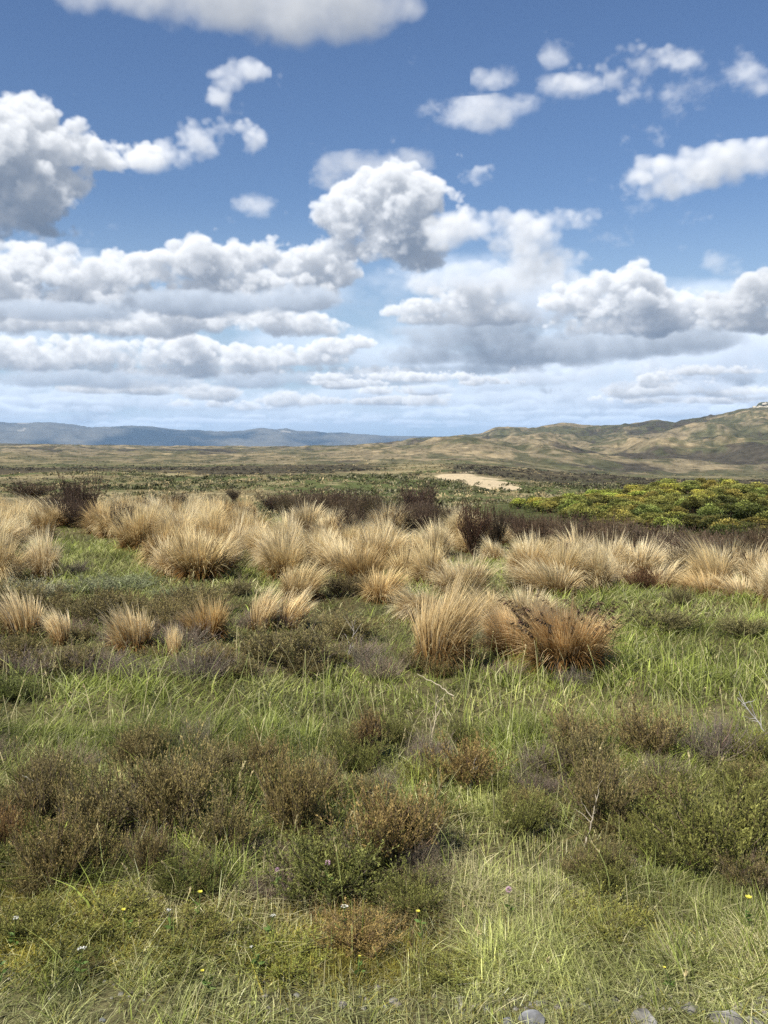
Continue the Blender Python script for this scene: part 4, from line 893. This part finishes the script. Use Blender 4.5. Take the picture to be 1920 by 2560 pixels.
def weights(xs, ys, X, Y):
    W = {k: np.zeros(len(xs)) for k in GK}
    def band(a, b, s=40): return sstep(a - s, a + s, ys) * (1 - sstep(b - s, b + s, ys))
    right = sstep(950, 1150, xs)
    W['S'] += 1.6 * band(2470, 9999, 45); W['D'] += .25 * band(2420, 9999); W['L'] += .7 * band(2420, 9999); W['G'] += .25 * band(2420, 9999); W['O'] += .35 * band(2420, 9999)
    b = band(2235, 2445); W['O'] += b * (1.4 - .7 * right); W['L'] += b * (.30 + .8 * right); W['D'] += b * (.20 + .35 * right); W['G'] += .22 * b; W['B'] += .22 * b
    b = band(2050, 2235); W['L'] += .7 * b; W['O'] += .6 * b * (1 - .6 * right); W['D'] += b * (.2 + .35 * right); W['G'] += .45 * b; W['B'] += .35 * b
    b = band(1880, 2050); W['L'] += .8 * b; W['G'] += .5 * b; W['D'] += .35 * b; W['B'] += .25 * b
    b = band(1660, 1880, 25); W['G'] += 1.0 * b; W['L'] += .6 * b; W['D'] += .25 * b; W['Y'] += .15 * b
    b = band(1500, 1660, 25); W['L'] += .9 * b; W['G'] += .4 * b; W['B'] += .6 * b; W['D'] += .2 * b
    b = band(-999, 1500, 20); W['L'] += .8 * b; W['D'] += .7 * b * sstep(350, 900, xs); W['G'] += .3 * b
    for x, y, rx, ry, k, a in BLOB: W[k] += a * np.exp(-((xs - x) / rx) ** 2 - ((ys - y) / ry) ** 2)
    for i, k in enumerate(GK): W[k] *= np.clip(1 + 1.4 * fbm(X / .55, Y / .55, 3, 200 + i * 7), .05, 4)
    return np.stack([W[k] ** 1.5 for k in GK], 1)
def grow():
    rng = np.random.default_rng(99)
    bins = {'grass': ([], [], []), 'dry_grass': ([], [], []), 'moss': ([], [], [])}
    cnt = {k: 0 for k in bins}
    for r0, r1, n, wd in ((1.9, 3.3, 210000, .0028), (3.3, 5.0, 150000, .0032), (5.0, 8.5, 120000, .0046), (8.5, 14.5, 165000, .0070), (14.5, 34, 120000, .012)):
        wide = 1 + 3.4 / (r0 + r1); n = int(n * (1 + (wide - 1) * .85))
        Y = r0 + (r1 - r0) * rng.uniform(0, 1, n) ** .62; X = rng.uniform(-1, 1, n) * (Y * .50 + 1.7); r = np.hypot(X, Y)
        seen = (np.abs(X) < Y * .44 + .25) | (rng.uniform(0, 1, n) < .5); X, Y, r = X[seen], Y[seen], r[seen]; n = len(X)
        # blades come in little tufts
        tuft = rng.integers(0, n, n); near = rng.uniform(0, 1, n) < .55; X = np.where(near, X[tuft] + rng.normal(0, .012 + .0015 * r, n), X); Y = np.where(near, Y[tuft] + rng.normal(0, .012 + .0015 * r, n), Y)
        Z = terrain(X, Y); xs, ys = project(X, Y, Z)
        inb = np.ones(n); inside = np.zeros(n)
        for bx, by, br in BUSHES:
            d2 = (X - bx) ** 2 + (Y - by) ** 2; k_ = np.clip(1.15 - np.sqrt(d2) / (br * .85), 0, 1); inside = np.maximum(inside, k_)
        inb = 1 + .25 * inside
        W = weights(xs, ys, X, Y); cum = np.cumsum(W, 1); tot = cum[:, -1:]; ok = tot[:, 0] > 1e-4
        kind = (rng.uniform(0, 1, (n, 1)) * tot > cum).sum(1); kind = np.clip(kind, 0, len(GK) - 1)
        ok &= rng.uniform(0, 1, n) > np.maximum(inside * .27, .60 * ((ys > 1540) & (ys < 1690) & (xs < 1270)))
        if r0 < 2.6:    # gravelly verge at the very bottom: thinner
            ok &= rng.uniform(0, 1, n) < np.where(ys > 2500, np.clip(1.1 + .9 * fbm(X / .16, Y / .16, 2, 301), .12, 1), 1)
        for ki, k in enumerate(GK):
            s = np.nonzero((kind == ki) & ok)[0]; m = len(s)
            if not m: continue
            tipc, rootc, h, hs, wk, lean, droop = GT[k]
            patch = np.clip(1 + .7 * fbm(X[s] / .8, Y[s] / .8, 3, 400 + ki), .45, 1.8)
            clump = np.clip(1 + 1.3 * noise2(X[s] / (.07 + .012 * r[s]), Y[s] / (.07 + .012 * r[s]), 700), .35, 2.2)
            hh = h * .80 * clump * patch * np.clip(rng.normal(1, hs, m), .25, 2.2) * np.where(r[s] > 8.5, 1.7, 1) * inb[s] * np.where((ys[s] > 2380) , np.clip(1.0 - (ys[s] - 2380) / 330, .6, 1), 1)
            prevail = 1.0 + 1.2 * fbm(X[s] / 1.3, Y[s] / 1.3, 2, 500)
            hh = np.minimum(hh, 1.9 * h)
            if k == 'S': hh = hh * 1.0
            la = np.where(rng.uniform(0, 1, m) < .18, prevail, rng.uniform(0, 2 * math.pi, m))
            root = np.stack([X[s], Y[s], Z[s]], -1)
            v = np.clip(rng.normal(1, .32, m), .4, 1.9)[:, None] * np.clip(1 + .75 * fbm(X[s] / .45, Y[s] / .45, 3, 600 + ki) + .45 * noise2(X[s] / (.05 + .01 * r[s]), Y[s] / (.05 + .01 * r[s]), 705), .40, 1.9)[:, None]
            pale = (rng.uniform(0, 1, m) < .13)[:, None]
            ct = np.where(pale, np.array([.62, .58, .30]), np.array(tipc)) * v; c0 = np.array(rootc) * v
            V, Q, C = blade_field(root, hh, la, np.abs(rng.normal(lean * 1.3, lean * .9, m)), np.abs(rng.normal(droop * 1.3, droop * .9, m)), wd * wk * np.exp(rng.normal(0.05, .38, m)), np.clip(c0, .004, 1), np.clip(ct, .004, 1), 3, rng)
            b = 'dry_grass' if k in 'DS' else 'moss' if k in 'OB' else 'grass'
            bins[b][0].append(V); bins[b][1].append(Q + cnt[b]); bins[b][2].append(C); cnt[b] += len(V)
    lab = dict(grass='green grass growing between the heathers and tussocks', dry_grass='dry straw-coloured grass of the verge', moss='low olive moss and leaf litter between the plants')
    for b, (V, Q, C) in bins.items():
        o = link_mesh(b, np.concatenate(V), np.concatenate(Q), None, M_GRASS if b == 'grass' else M_STRAW, np.concatenate(C)); tag(o, lab[b], {'grass': 'grass', 'dry_grass': 'grass', 'moss': 'moss'}[b], kind='stuff')
    # tall flowering grass stalks
    m = Mesh(); ys = np.concatenate([rng.uniform(1660, 1930, 430), rng.uniform(1930, 2330, 150), rng.uniform(2330, 2540, 25)]); n = len(ys); xs = rng.uniform(-250, 2170, n)
    t_ = 1.6 / ((ys - HORIZON) / F_PX); Y = t_; X = (xs - 960) / F_PX * Y; Z = terrain(X, Y)
    h = rng.uniform(.13, .33, n) * np.where(ys > 1930, .75, 1) * np.where(ys > 2330, .5, 1); s = 6; t = np.linspace(0, 1, s); la = rng.uniform(0, 2 * math.pi, n); ln = np.abs(rng.normal(.2, .22, n)); dr = np.abs(rng.normal(.06, .09, n))
    P = np.zeros((n, s, 3)); hor = h[:, None] * (ln[:, None] * t + dr[:, None] * t ** 3)
    P[..., 0] = X[:, None] + np.cos(la)[:, None] * hor; P[..., 1] = Y[:, None] + np.sin(la)[:, None] * hor; P[..., 2] = Z[:, None] + h[:, None] * (t - .3 * dr[:, None] * t ** 3)
    c = np.where(rng.uniform(0, 1, (n, 1)) < .5, np.array([.50, .45, .24]), np.array([.30, .34, .11])) * rng.normal(1, .15, (n, 1))
    m.add(ribbons(P, np.array([[1., 0, 0]]).repeat(n, 0), .0032 * np.linspace(1, .6, s)[None] * np.ones((n, 1))), np.repeat(np.clip(c, .02, 1), s * 2, 0))
    k = np.nonzero(rng.uniform(0, 1, n) < .5)[0]; q = len(k) * 14; kk = np.repeat(k, 14); u = rng.uniform(.80, 1., q); f = u * (s - 1); i = np.minimum(f.astype(int), s - 2); w = (f - i)[:, None]
    D = (P[kk, i + 1] - P[kk, i]); D /= np.linalg.norm(D, axis=1, keepdims=True); D += rng.normal(0, .3, (q, 3))
    m.add(leaf_quads(P[kk, i] * (1 - w) + P[kk, i + 1] * w, D, .013, .005, rng), np.repeat(np.clip(np.array([.50, .42, .22]) * rng.normal(1, .15, (q, 1)), .02, 1), 4, 0))
    tag(m.build('seeding_grass', M_STRAW), 'tall pale seeding grass stalks standing over the green', 'grass', kind='stuff')
grow()
# scrub and tussock dots of the middle distance
def scrub():
    rng = np.random.default_rng(123)
    for name, n, lab in (('scrub', 40000, 'dense low scrub dotted over the middle distance'), ('distant_tussock_grass', 12000, 'pale tussock grass dotted over the middle distance')):
        r = np.exp(rng.uniform(math.log(62), math.log(3500), n)); a = rng.uniform(-.50, .50, n); X, Y = r * np.sin(a), r * np.cos(a); Z = terrain(X, Y)
        m1 = fbm(X / 26, Y / 26, 4, 71); dk = dark_zone(X, Y); sm = sand_mask(X, Y, Z)
        u, v = project(X, Y, Z)
        if name == 'scrub': ok = (rng.uniform(0, 1, n) < np.clip(.42 + 1.6 * m1 + 2.0 * fbm(X / 16, Y / 16, 3, 811) + .6 * dk, .02, 1)) & ((sm < .3) | (rng.uniform(0, 1, n) < .03))
        else: ok = (rng.uniform(0, 1, n) < np.clip(.6 - .9 * m1 - .5 * dk, .08, 1)) & (sm < .3)
        ok &= ~((u > 1200) & (r < 95))
        X, Y, Z, r, dk = X[ok], Y[ok], Z[ok], r[ok], dk[ok]; n = len(X); L = 20
        size = rng.uniform(.30, .85, n) * np.exp(.5 * fbm(X / 14, Y / 14, 3, 801)) * np.clip(r / 200, .3, 99) ** .35 * np.where(rng.uniform(0, 1, n) < .1, 1.5, 1)
        k = np.repeat(np.arange(n), L); q = n * L
        d = rng.normal(size=(q, 3)); d[:, 2] = np.abs(d[:, 2]); d /= np.linalg.norm(d, axis=1, keepdims=True)
        C = np.stack([X[k], Y[k], Z[k] - .05], -1) + d * size[k][:, None] * rng.uniform(.35, .8, (q, 1)) * np.array([1., 1., .62])
        if name == 'scrub':
            g = rng.uniform(0, 1, n); base = np.where((g < dk * .8)[:, None], np.array([.042, .034, .024]), np.where((g > .72)[:, None], np.array([.16, .15, .085]), np.array([.088, .092, .036])))
            V = leaf_quads(C, d + rng.normal(0, .5, (q, 3)), size[k] * .45, size[k] * .32, rng)
        else:
            base = np.broadcast_to(np.array([.40, .32, .17]), (n, 3)); V = leaf_quads(C * 1.0, d * np.array([1, 1, 1.0]) + rng.normal(0, .3, (q, 3)), size[k] * .5, size[k] * .24, rng)
        col = base * np.clip(rng.normal(1, .25, (n, 1)), .4, 1.8)
        m = Mesh(); m.add(V, np.repeat(np.clip(col[k] * rng.normal(1, .15, (q, 1)), .006, 1), 4, 0))
        tag(m.build(name, M_LEAF if name == 'scrub' else M_STRAW), lab, 'scrub' if name == 'scrub' else 'grass', kind='stuff')
scrub()
# ------------------------------------------------------------------ flowers, stones, dead wood
def stem_mesh(h, bend, r=.0012, col=(.12, .17, .04)):
    t = np.linspace(0, 1, 6); P = np.stack([bend[0] * t ** 2, bend[1] * t ** 2, h * t], -1)[None]
    m = Mesh(); m.add(tubes(P, np.full((1, 6), r), 5), col); return m, P[0, -1]
def flower(kind, x, y, h, size, label):
    X, Y, Z = at(x, y, h); rng = np.random.default_rng(int(x * 7 + y))
    root = empty({'clover': 'clover_flower', 'butter': 'buttercup', 'white': 'white_flower'}[kind], (X, Y, Z)); tag(root, label, 'flower')
    m, top = stem_mesh(h, rng.uniform(-.02, .02, 2)); m.build('stem', M_LEAF, root)
    lv = Mesh(); n = 9; a = rng.uniform(0, 2 * math.pi, n); zz = rng.uniform(.1, .7, n) * h
    lv.add(leaf_quads(np.stack([top[0] * (zz / h) ** 2, top[1] * (zz / h) ** 2, zz], -1), np.stack([np.cos(a), np.sin(a), rng.uniform(.1, .6, n)], -1), .025, .011, rng), (.10, .16, .035)); lv.build('leaves', M_LEAF, root)
    p = Mesh(); s = size * .42
    if kind == 'clover':
        n = 110; d = rng.normal(size=(n, 3)); d[:, 2] = d[:, 2] * .9 + .25; d /= np.linalg.norm(d, axis=1, keepdims=True)
        p.add(leaf_quads(top + d * s * .45, d + [0, 0, .3], s * .62, s * .26, rng), jit((.66, .46, .54), n, rng, .12, 4)); p.build('flower_head', M_PETAL, root)
    elif kind == 'butter':
        n = 6; a = np.arange(n) * 2 * math.pi / n; d = np.stack([np.cos(a), np.sin(a), np.full(n, .45)], -1)
        S = np.stack([-np.sin(a), np.cos(a), np.zeros(n)], -1); t = np.array([0, .4, .75, 1.]); P = top + d[:, None] * (s * t)[None, :, None]; P[..., 2] += s * .25 * t ** 2
        p.add(ribbons(P, S, s * np.array([.25, .85, 1.0, .45])[None] * np.ones((n, 1))), (.70, .66, .10)); p.build('petals', M_PETAL, root)
        c = Mesh(); n = 24; d = rng.normal(size=(n, 3)); d[:, 2] = np.abs(d[:, 2]); c.add(leaf_quads(top + [0, 0, .001], d, s * .35, s * .12, rng), (.55, .42, .02)); c.build('centre', M_PETAL, root)
    else:
        n = 13; a = rng.uniform(0, 2 * math.pi, n); q = np.sqrt(rng.uniform(0, 1, n)) * s; E = np.stack([np.cos(a) * q, np.sin(a) * q, s * .35 - q * .2], -1) + top
        st = Mesh(); st.add(tubes(np.stack([np.broadcast_to(top - [0, 0, s], (n, 3)), E], 1), np.full((n, 2), .0006)), (.15, .18, .06)); st.build('stalks', M_LEAF, root)
        k = np.repeat(np.arange(n), 6); a = np.tile(np.arange(6) * math.pi / 3, n)
        p.add(leaf_quads(E[k], np.stack([np.cos(a), np.sin(a), np.full(len(a), .35)], -1), s * .30, s * .22, rng), jit((.80, .79, .72), len(k), rng, .05, 4)); p.build('petals', M_PETAL, root)
for f in [('clover', 820, 2161, .14, .026, 'round pink clover head against the dark heather in the middle'),
          ('clover', 692, 2172, .12, .018, 'small faded pink clover left of the round pink one'),
          ('clover', 1276, 2222, .12, .026, 'pale pink clover in the dry grass right of centre'),
          ('butter', 497, 2238, .12, .020, 'bright yellow flower below the dark green heather tuft'),
          ('butter', 319, 2276, .10, .018, 'pale yellow flower on the mossy mat at lower left'),
          ('butter', 1056, 2275, .12, .017, 'pale yellow flower in front of the dark olive heather, middle'),
          ('butter', 1864, 2246, .13, .026, 'large lemon-yellow flower in the pale grass at far right'),
          ('butter', 522, 2429, .07, .014, 'little orange-yellow flower low on the verge left of centre'),
          ('butter', 896, 2400, .07, .010, 'tiny yellow flower on the yellow-green mat in the lower middle'),
          ('butter', 1677, 2425, .07, .012, 'small cream flower in the short grass at lower right'),
          ('white', 34, 2295, .12, .022, 'white flower head near the left edge'),
          ('white', 197, 2376, .10, .030, 'loose white flower head in the lower left mat'),
          ('white', 3, 2391, .09, .022, 'white flower cut by the left edge'),
          ('white', 852, 2266, .13, .026, 'creamy white flower spray in the lower middle'),
          ('white', 672, 2292, .10, .020, 'small white starry flower left of the creamy spray'),
          ('white', 646, 2369, .09, .016, 'tiny white flower above the yellow-green mat'),
          ('white', 430, 2278, .12, .020, 'pinkish white flower spike between two yellow flowers')]: flower(*f)
def rock_mat():
    m = bpy.data.materials.new('stone'); m.use_nodes = True; nt = m.node_tree; N = nt.nodes.new; L = nt.links.new; p = nt.nodes['Principled BSDF']; p.inputs['Roughness'].default_value = .85
    tc = N('ShaderNodeTexCoord'); nz = N('ShaderNodeTexNoise'); nz.inputs['Scale'].default_value = 9; nz.inputs['Detail'].default_value = 8; L(tc.outputs['Object'], nz.inputs['Vector'])
    r = N('ShaderNodeValToRGB'); r.color_ramp.elements[0].color = (.075, .07, .062, 1); r.color_ramp.elements[1].color = (.34, .335, .32, 1); r.color_ramp.elements[0].position = .35; r.color_ramp.elements[1].position = .68
    oi = N('ShaderNodeObjectInfo'); mx = N('ShaderNodeMix'); mx.data_type = 'RGBA'; mx.blend_type = 'MULTIPLY'; mx.inputs['Factor'].default_value = 1
    L(nz.outputs[0], r.inputs[0]); L(r.outputs[0], mx.inputs[6]); L(oi.outputs['Color'], mx.inputs[7]); L(mx.outputs[2], p.inputs['Base Color'])
    b = N('ShaderNodeBump'); b.inputs['Strength'].default_value = .7; b.inputs['Distance'].default_value = .06; L(nz.outputs[0], b.inputs['Height']); L(b.outputs[0], p.inputs['Normal']); return m
M_ROCK = rock_mat()
def stone(x, y, w, hk, seed, label, tint=(1, 1, 1), group=None, cut=7):
    """a broken stone: a ball cut by random planes"""
    rng = np.random.default_rng(seed); X, Y, Z = at(x, y); s = w * math.hypot(X, Y) / F_PX * .40
    nu, nv = 40, 22; a = np.linspace(0, 2 * math.pi, nu, endpoint=False); e = np.linspace(-math.pi / 2, math.pi / 2, nv); ee, aa = np.meshgrid(e, a, indexing='ij')
    P = np.stack([np.cos(ee) * np.cos(aa), np.cos(ee) * np.sin(aa), np.sin(ee)], -1).reshape(-1, 3)
    for _ in range(cut):
        n = rng.normal(size=3); n /= np.linalg.norm(n); d = rng.uniform(.55, .85); k = P @ n; P = P - np.clip(k - d, 0, None)[:, None] * n
    P *= 1 + .05 * fbm(P[:, 0] * 3 + seed, P[:, 1] * 3 + P[:, 2] * 2, 3, seed)[:, None]
    P *= np.array([1.0, .8, hk]) * s
    i = np.arange(nv - 1)[:, None] * nu; j = np.arange(nu)[None]; j2 = (j + 1) % nu
    q = np.stack([i + j, i + j2, i + nu + j2, i + nu + j], -1).reshape(-1, 4)
    o = link_mesh('stone', P, q, None, M_ROCK); o.location = (X, Y, Z + s * hk * .05); o.rotation_euler = (rng.uniform(-.2, .2), rng.uniform(-.2, .2), rng.uniform(0, 6)); o.color = (*tint, 1); tag(o, label, 'stone', group)
stone(1330, 2552, 92, .55, 1, 'blue-grey angular stone at the bottom edge, leftmost of the large three', (.95, 1, 1.1))
stone(1612, 2556, 118, .5, 2, 'rough pale grey stone at the bottom edge, middle of the large three', (1.1, 1.08, 1.05))
stone(1812, 2556, 120, .5, 3, 'rough grey stone at the bottom edge, rightmost of the large three', (1.05, 1.02, 1))
stone(258, 2556, 24, .7, 4, 'small blue-grey stone alone at the bottom edge on the left', (.9, 1, 1.15))
stone(985, 2506, 46, .5, 5, 'pale grey stone half sunk in the verge, lower middle', (1.25, 1.22, 1.18))
stone(1272, 2562, 52, .5, 6, 'dark blue-grey stone just left of the angular stone', (.7, .75, .85))
stone(1885, 2560, 60, .5, 7, 'grey stone in the lower right corner', (1, .98, .95))
def gravel():
    rng = np.random.default_rng(5); m = Mesh(); n = 900
    xs = rng.uniform(-200, 2120, n); ys = 2585 - np.abs(rng.normal(0, 45, n)); keep = rng.uniform(0, 1, n) < np.where(xs > 1150, 1, .12); xs, ys = xs[keep], ys[keep]; n = len(xs)
    Y = 1.6 / ((ys - HORIZON) / F_PX); X = (xs - 960) / F_PX * Y; Z = terrain(X, Y); s = np.exp(rng.normal(math.log(.006), .45, n))
    cube = np.array([[-1, -1, -1], [1, -1, -1], [1, 1, -1], [-1, 1, -1], [-.7, -.7, 1], [.7, -.7, 1], [.7, .7, 1], [-.7, .7, 1]], float) * [1, .8, .55]
    V = cube[None] * s[:, None, None] * rng.uniform(.6, 1.3, (n, 8, 3)); a = rng.uniform(0, 6.28, n); c, d = np.cos(a)[:, None], np.sin(a)[:, None]
    V = np.stack([V[..., 0] * c - V[..., 1] * d, V[..., 0] * d + V[..., 1] * c, V[..., 2]], -1) + np.stack([X, Y, Z + s * .05], -1)[:, None]
    f = np.array([[0, 3, 2, 1], [4, 5, 6, 7], [0, 1, 5, 4], [1, 2, 6, 5], [2, 3, 7, 6], [3, 0, 4, 7]])
    m.add((V.reshape(-1, 3), (np.arange(n)[:, None, None] * 8 + f[None]).reshape(-1, 4)), jit((.19, .175, .15), n, rng, .12, 8))
    tag(m.build('gravel', M_TWIG), 'loose grey gravel along the bottom edge of the verge', 'gravel', kind='stuff')
gravel()
def dead_branch(pts, r, label, col=(.46, .42, .36), forks=0, seed=0, lift=0.0):
    """bleached dead wood through photo points (x, y, height above ground), with forks"""
    rng = np.random.default_rng(seed); m = Mesh(); X0, Y0, Z0 = at(pts[0][0], pts[0][1]); dist = Y0
    Q = np.array([[X0 + (p[0] - pts[0][0]) * dist / F_PX, Y0 + p[2], Z0 + lift - (p[1] - pts[0][1]) * dist / F_PX] for p in pts])
    t = np.linspace(0, 1, 14); k = np.linspace(0, 1, len(Q)); P = np.stack([np.interp(t, k, Q[:, i]) for i in range(3)], -1)
    P[1:-1] = (P[:-2] + 2 * P[1:-1] + P[2:]) / 4; P += rng.normal(0, .0025, P.shape); root = P[0].copy()
    m.add(tubes((P - root)[None], (r * .75 * np.linspace(1, .35, 14))[None], 6), np.array(col) * .8)
    L = np.linalg.norm(P[-1] - P[0])
    for _ in range(forks):
        i = rng.integers(3, 12); d = (P[i + 1] - P[i]) / (np.linalg.norm(P[i + 1] - P[i]) + 1e-9) + rng.normal(0, .55, 3); d[2] = abs(d[2]) * .8 + .15; d /= np.linalg.norm(d); l = L * rng.uniform(.2, .5)
        s = np.linspace(0, 1, 6)[:, None]; B = P[i] - root + d * l * s + rng.normal(0, .004, (6, 3)) * s
        m.add(tubes(B[None], (r * .42 * np.linspace(1, .3, 6))[None], 5), np.array(col) * rng.uniform(.65, .9))
    o = m.build('dead_branch', M_TWIG); o.location = root; tag(o, label, 'branch')
dead_branch([(865, 1665, 0), (872, 1630, 0), (885, 1592, .02), (880, 1552, .03)], .006, 'pale forked dead twig standing left of the tall fan tussock', (.42, .38, .34), 7, 1)
dead_branch([(800, 1640, 0), (796, 1600, 0), (778, 1565, .02)], .004, 'grey forked dead twig beside the pale one', (.34, .30, .27), 5, 2)
dead_branch([(1060, 1895, 0), (1082, 1836, 0), (1092, 1770, .03), (1098, 1740, .05)], .005, 'bleached candelabra of dead stalk in the tall grass', (.55, .47, .31), 7, 3)
dead_branch([(1135, 1792, 0), (1085, 1757, .02), (1042, 1738, .04)], .006, 'straight pale stick slanting over the tall grass', (.60, .52, .36), 0, 4, .12)
dead_branch([(106, 2070, 0), (100, 2020, 0), (92, 1970, .01)], .006, 'white bare stem under the tall thin heather', (.60, .56, .48), 1, 5)
dead_branch([(100, 2028, .02), (78, 2012, .02), (48, 2000, .03)], .005, 'white crooked branch reaching left from the bare stem', (.52, .49, .43), 0, 6, .10)
dead_branch([(412, 2090, 0), (425, 2030, 0), (428, 1985, .02), (440, 1950, .03)], .007, 'dark grey forked trunk inside the large forked heather', (.30, .26, .22), 6, 7)
dead_branch([(1462, 2115, 0), (1480, 2050, 0), (1492, 1985, .02)], .005, 'bleached upright dead stalk right of centre', (.46, .40, .30), 4, 8)
dead_branch([(1518, 2050, 0), (1535, 1990, 0), (1545, 1955, .02)], .006, 'grey curved stem on the right of the tall brown heather', (.36, .32, .27), 2, 9)
dead_branch([(1712, 2168, 0), (1722, 2150, .02), (1735, 2115, .04)], .007, 'pale dead twig at the left foot of the big dark olive heather', (.5, .45, .38), 2, 10)
dead_branch([(1920, 1870, 0), (1890, 1820, .02), (1845, 1770, .03)], .006, 'long silver dead branch leaning in from the right edge', (.50, .48, .44), 7, 11, .05)
dead_branch([(1175, 1990, 0), (1178, 1950, .01), (1192, 1885, .02)], .004, 'silvery dead twig beside the rusty rounded heather', (.48, .44, .40), 5, 12)
dead_branch([(1590, 2195, 0), (1600, 2185, .02), (1612, 2170, .03)], .006, 'short grey stick lying in the pale grass right of centre', (.46, .43, .38), 1, 13)
dead_branch([(1430, 2178, 0), (1438, 2186, -.02), (1446, 2194, -.04)], .006, 'short white stick lying in the pale grass', (.66, .60, .50), 0, 14, .05)
dead_branch([(515, 2215, 0), (508, 2180, .01), (495, 2150, .02)], .004, 'thin white curved twig beside the dark green tuft', (.58, .54, .46), 0, 15)
# the rocky knoll on top of the right-hand hills
def knoll():
    rng = np.random.default_rng(8); r = 3880; c0 = math.atan((1912 - 960) / F_PX); X, Y = r * math.sin(c0), r * math.cos(c0); k = r / F_PX
    n, mm = 60, 60; u = np.linspace(-1, 1, n); uu, vv = np.meshgrid(u, u, indexing='ij'); d = np.hypot(uu, vv)
    x, y = uu * 72 * k * .62, vv * 60
    h = (1 - sstep(.30, .78, d + .10 * fbm(uu * 2.4, vv * 2.4, 4, 5))) * 19 * k + 1.6 * k * fbm(uu * 5, vv * 5, 4, 9)
    base = terrain(X + x, Y + y).min() - 6; zc = float(EYE + r * (HORIZON - 1030) / F_PX)
    z = np.where(d < .95, zc - 3 * k + h, base)
    q = (np.arange(n - 1)[:, None] * n + np.arange(n - 1)[None]); Q = np.stack([q, q + n, q + n + 1, q + 1], -1).reshape(-1, 4)
    nz = fbm(uu * 6, vv * 3 + z / 9, 4, 15); col = mixc(np.broadcast_to(np.array([.055, .065, .045]), x.shape + (3,)), [.36, .32, .25], sstep(.12, .22, nz))
    root = empty('rocky_knoll', (X, Y, 0)); tag(root, 'dark scrubby rock knoll on the hilltop at the right edge', 'knoll')
    link_mesh('scrub_cap', np.stack([x, y, z], -1).reshape(-1, 3), Q, None, land_mat('knoll_ground', .12, .6, 3., .35), col.reshape(-1, 3), root)
    m = Mesh()
    for px, py, w, hh in ((1886, 1026, 7, 6), (1893, 1025, 6, 4), (1902, 1019, 12, 5), (1914, 1018, 9, 4), (1906, 1026, 5, 4)):
        a = rng.uniform(-.2, .2, (8, 3)); b = np.array([[-1, -1, -1], [1, -1, -1], [1, 1, -1], [-1, 1, -1], [-.8, -.8, 1], [.8, -.8, 1], [.8, .8, 1], [-.8, .8, 1]]) + a
        cx = (px - 1912) * k; cz = EYE + r * (HORIZON - py) / F_PX
        ix = int(np.clip((cx / (72 * k * .62) + 1) / 2 * (n - 1), 0, n - 1)); col_z = z[ix, :]; iy = int(np.argmax(col_z > cz)) if (col_z > cz).any() else int(np.argmax(col_z)); cy = y[0, iy]
        m.add((b * [w * k * .5, 8, hh * k * .5] + [cx, cy, cz], np.array([[0, 3, 2, 1], [4, 5, 6, 7], [0, 1, 5, 4], [1, 2, 6, 5], [2, 3, 7, 6], [3, 0, 4, 7]])), (.44, .40, .33))
    m.build('rock_face', M_TWIG, root)
knoll()
# ------------------------------------------------------------------ the air between here and the mountains
def haze():
    m = bpy.data.materials.new('air'); m.use_nodes = True; nt = m.node_tree; nt.nodes.clear(); out = nt.nodes.new('ShaderNodeOutputMaterial'); v = nt.nodes.new('ShaderNodeVolumePrincipled')
    v.inputs['Color'].default_value = (.42, .67, 1.0, 1); v.inputs['Density'].default_value = HAZE; v.inputs['Anisotropy'].default_value = 0
    nt.links.new(v.outputs[0], out.inputs['Volume'])
    x0, x1, y0, y1, z0, z1 = -21000, 21000, -9500, 21000, -420, 480
    V = [(x, y, z) for z in (z0, z1) for x, y in ((x0, y0), (x1, y0), (x1, y1), (x0, y1))]
    o = link_mesh('haze', V, [[0, 3, 2, 1], [4, 5, 6, 7], [0, 1, 5, 4], [1, 2, 6, 5], [2, 3, 7, 6], [3, 0, 4, 7]], None, m); tag(o, 'thin blue haze in the air over the whole moor', 'haze', kind='stuff')
HAZE = 3.6e-5
haze()
for o in PROTO_HOME:                          # kinds that found no place
    if o.name not in USED:
        for ch in list(o.children): bpy.data.objects.remove(ch)
        bpy.data.objects.remove(o)
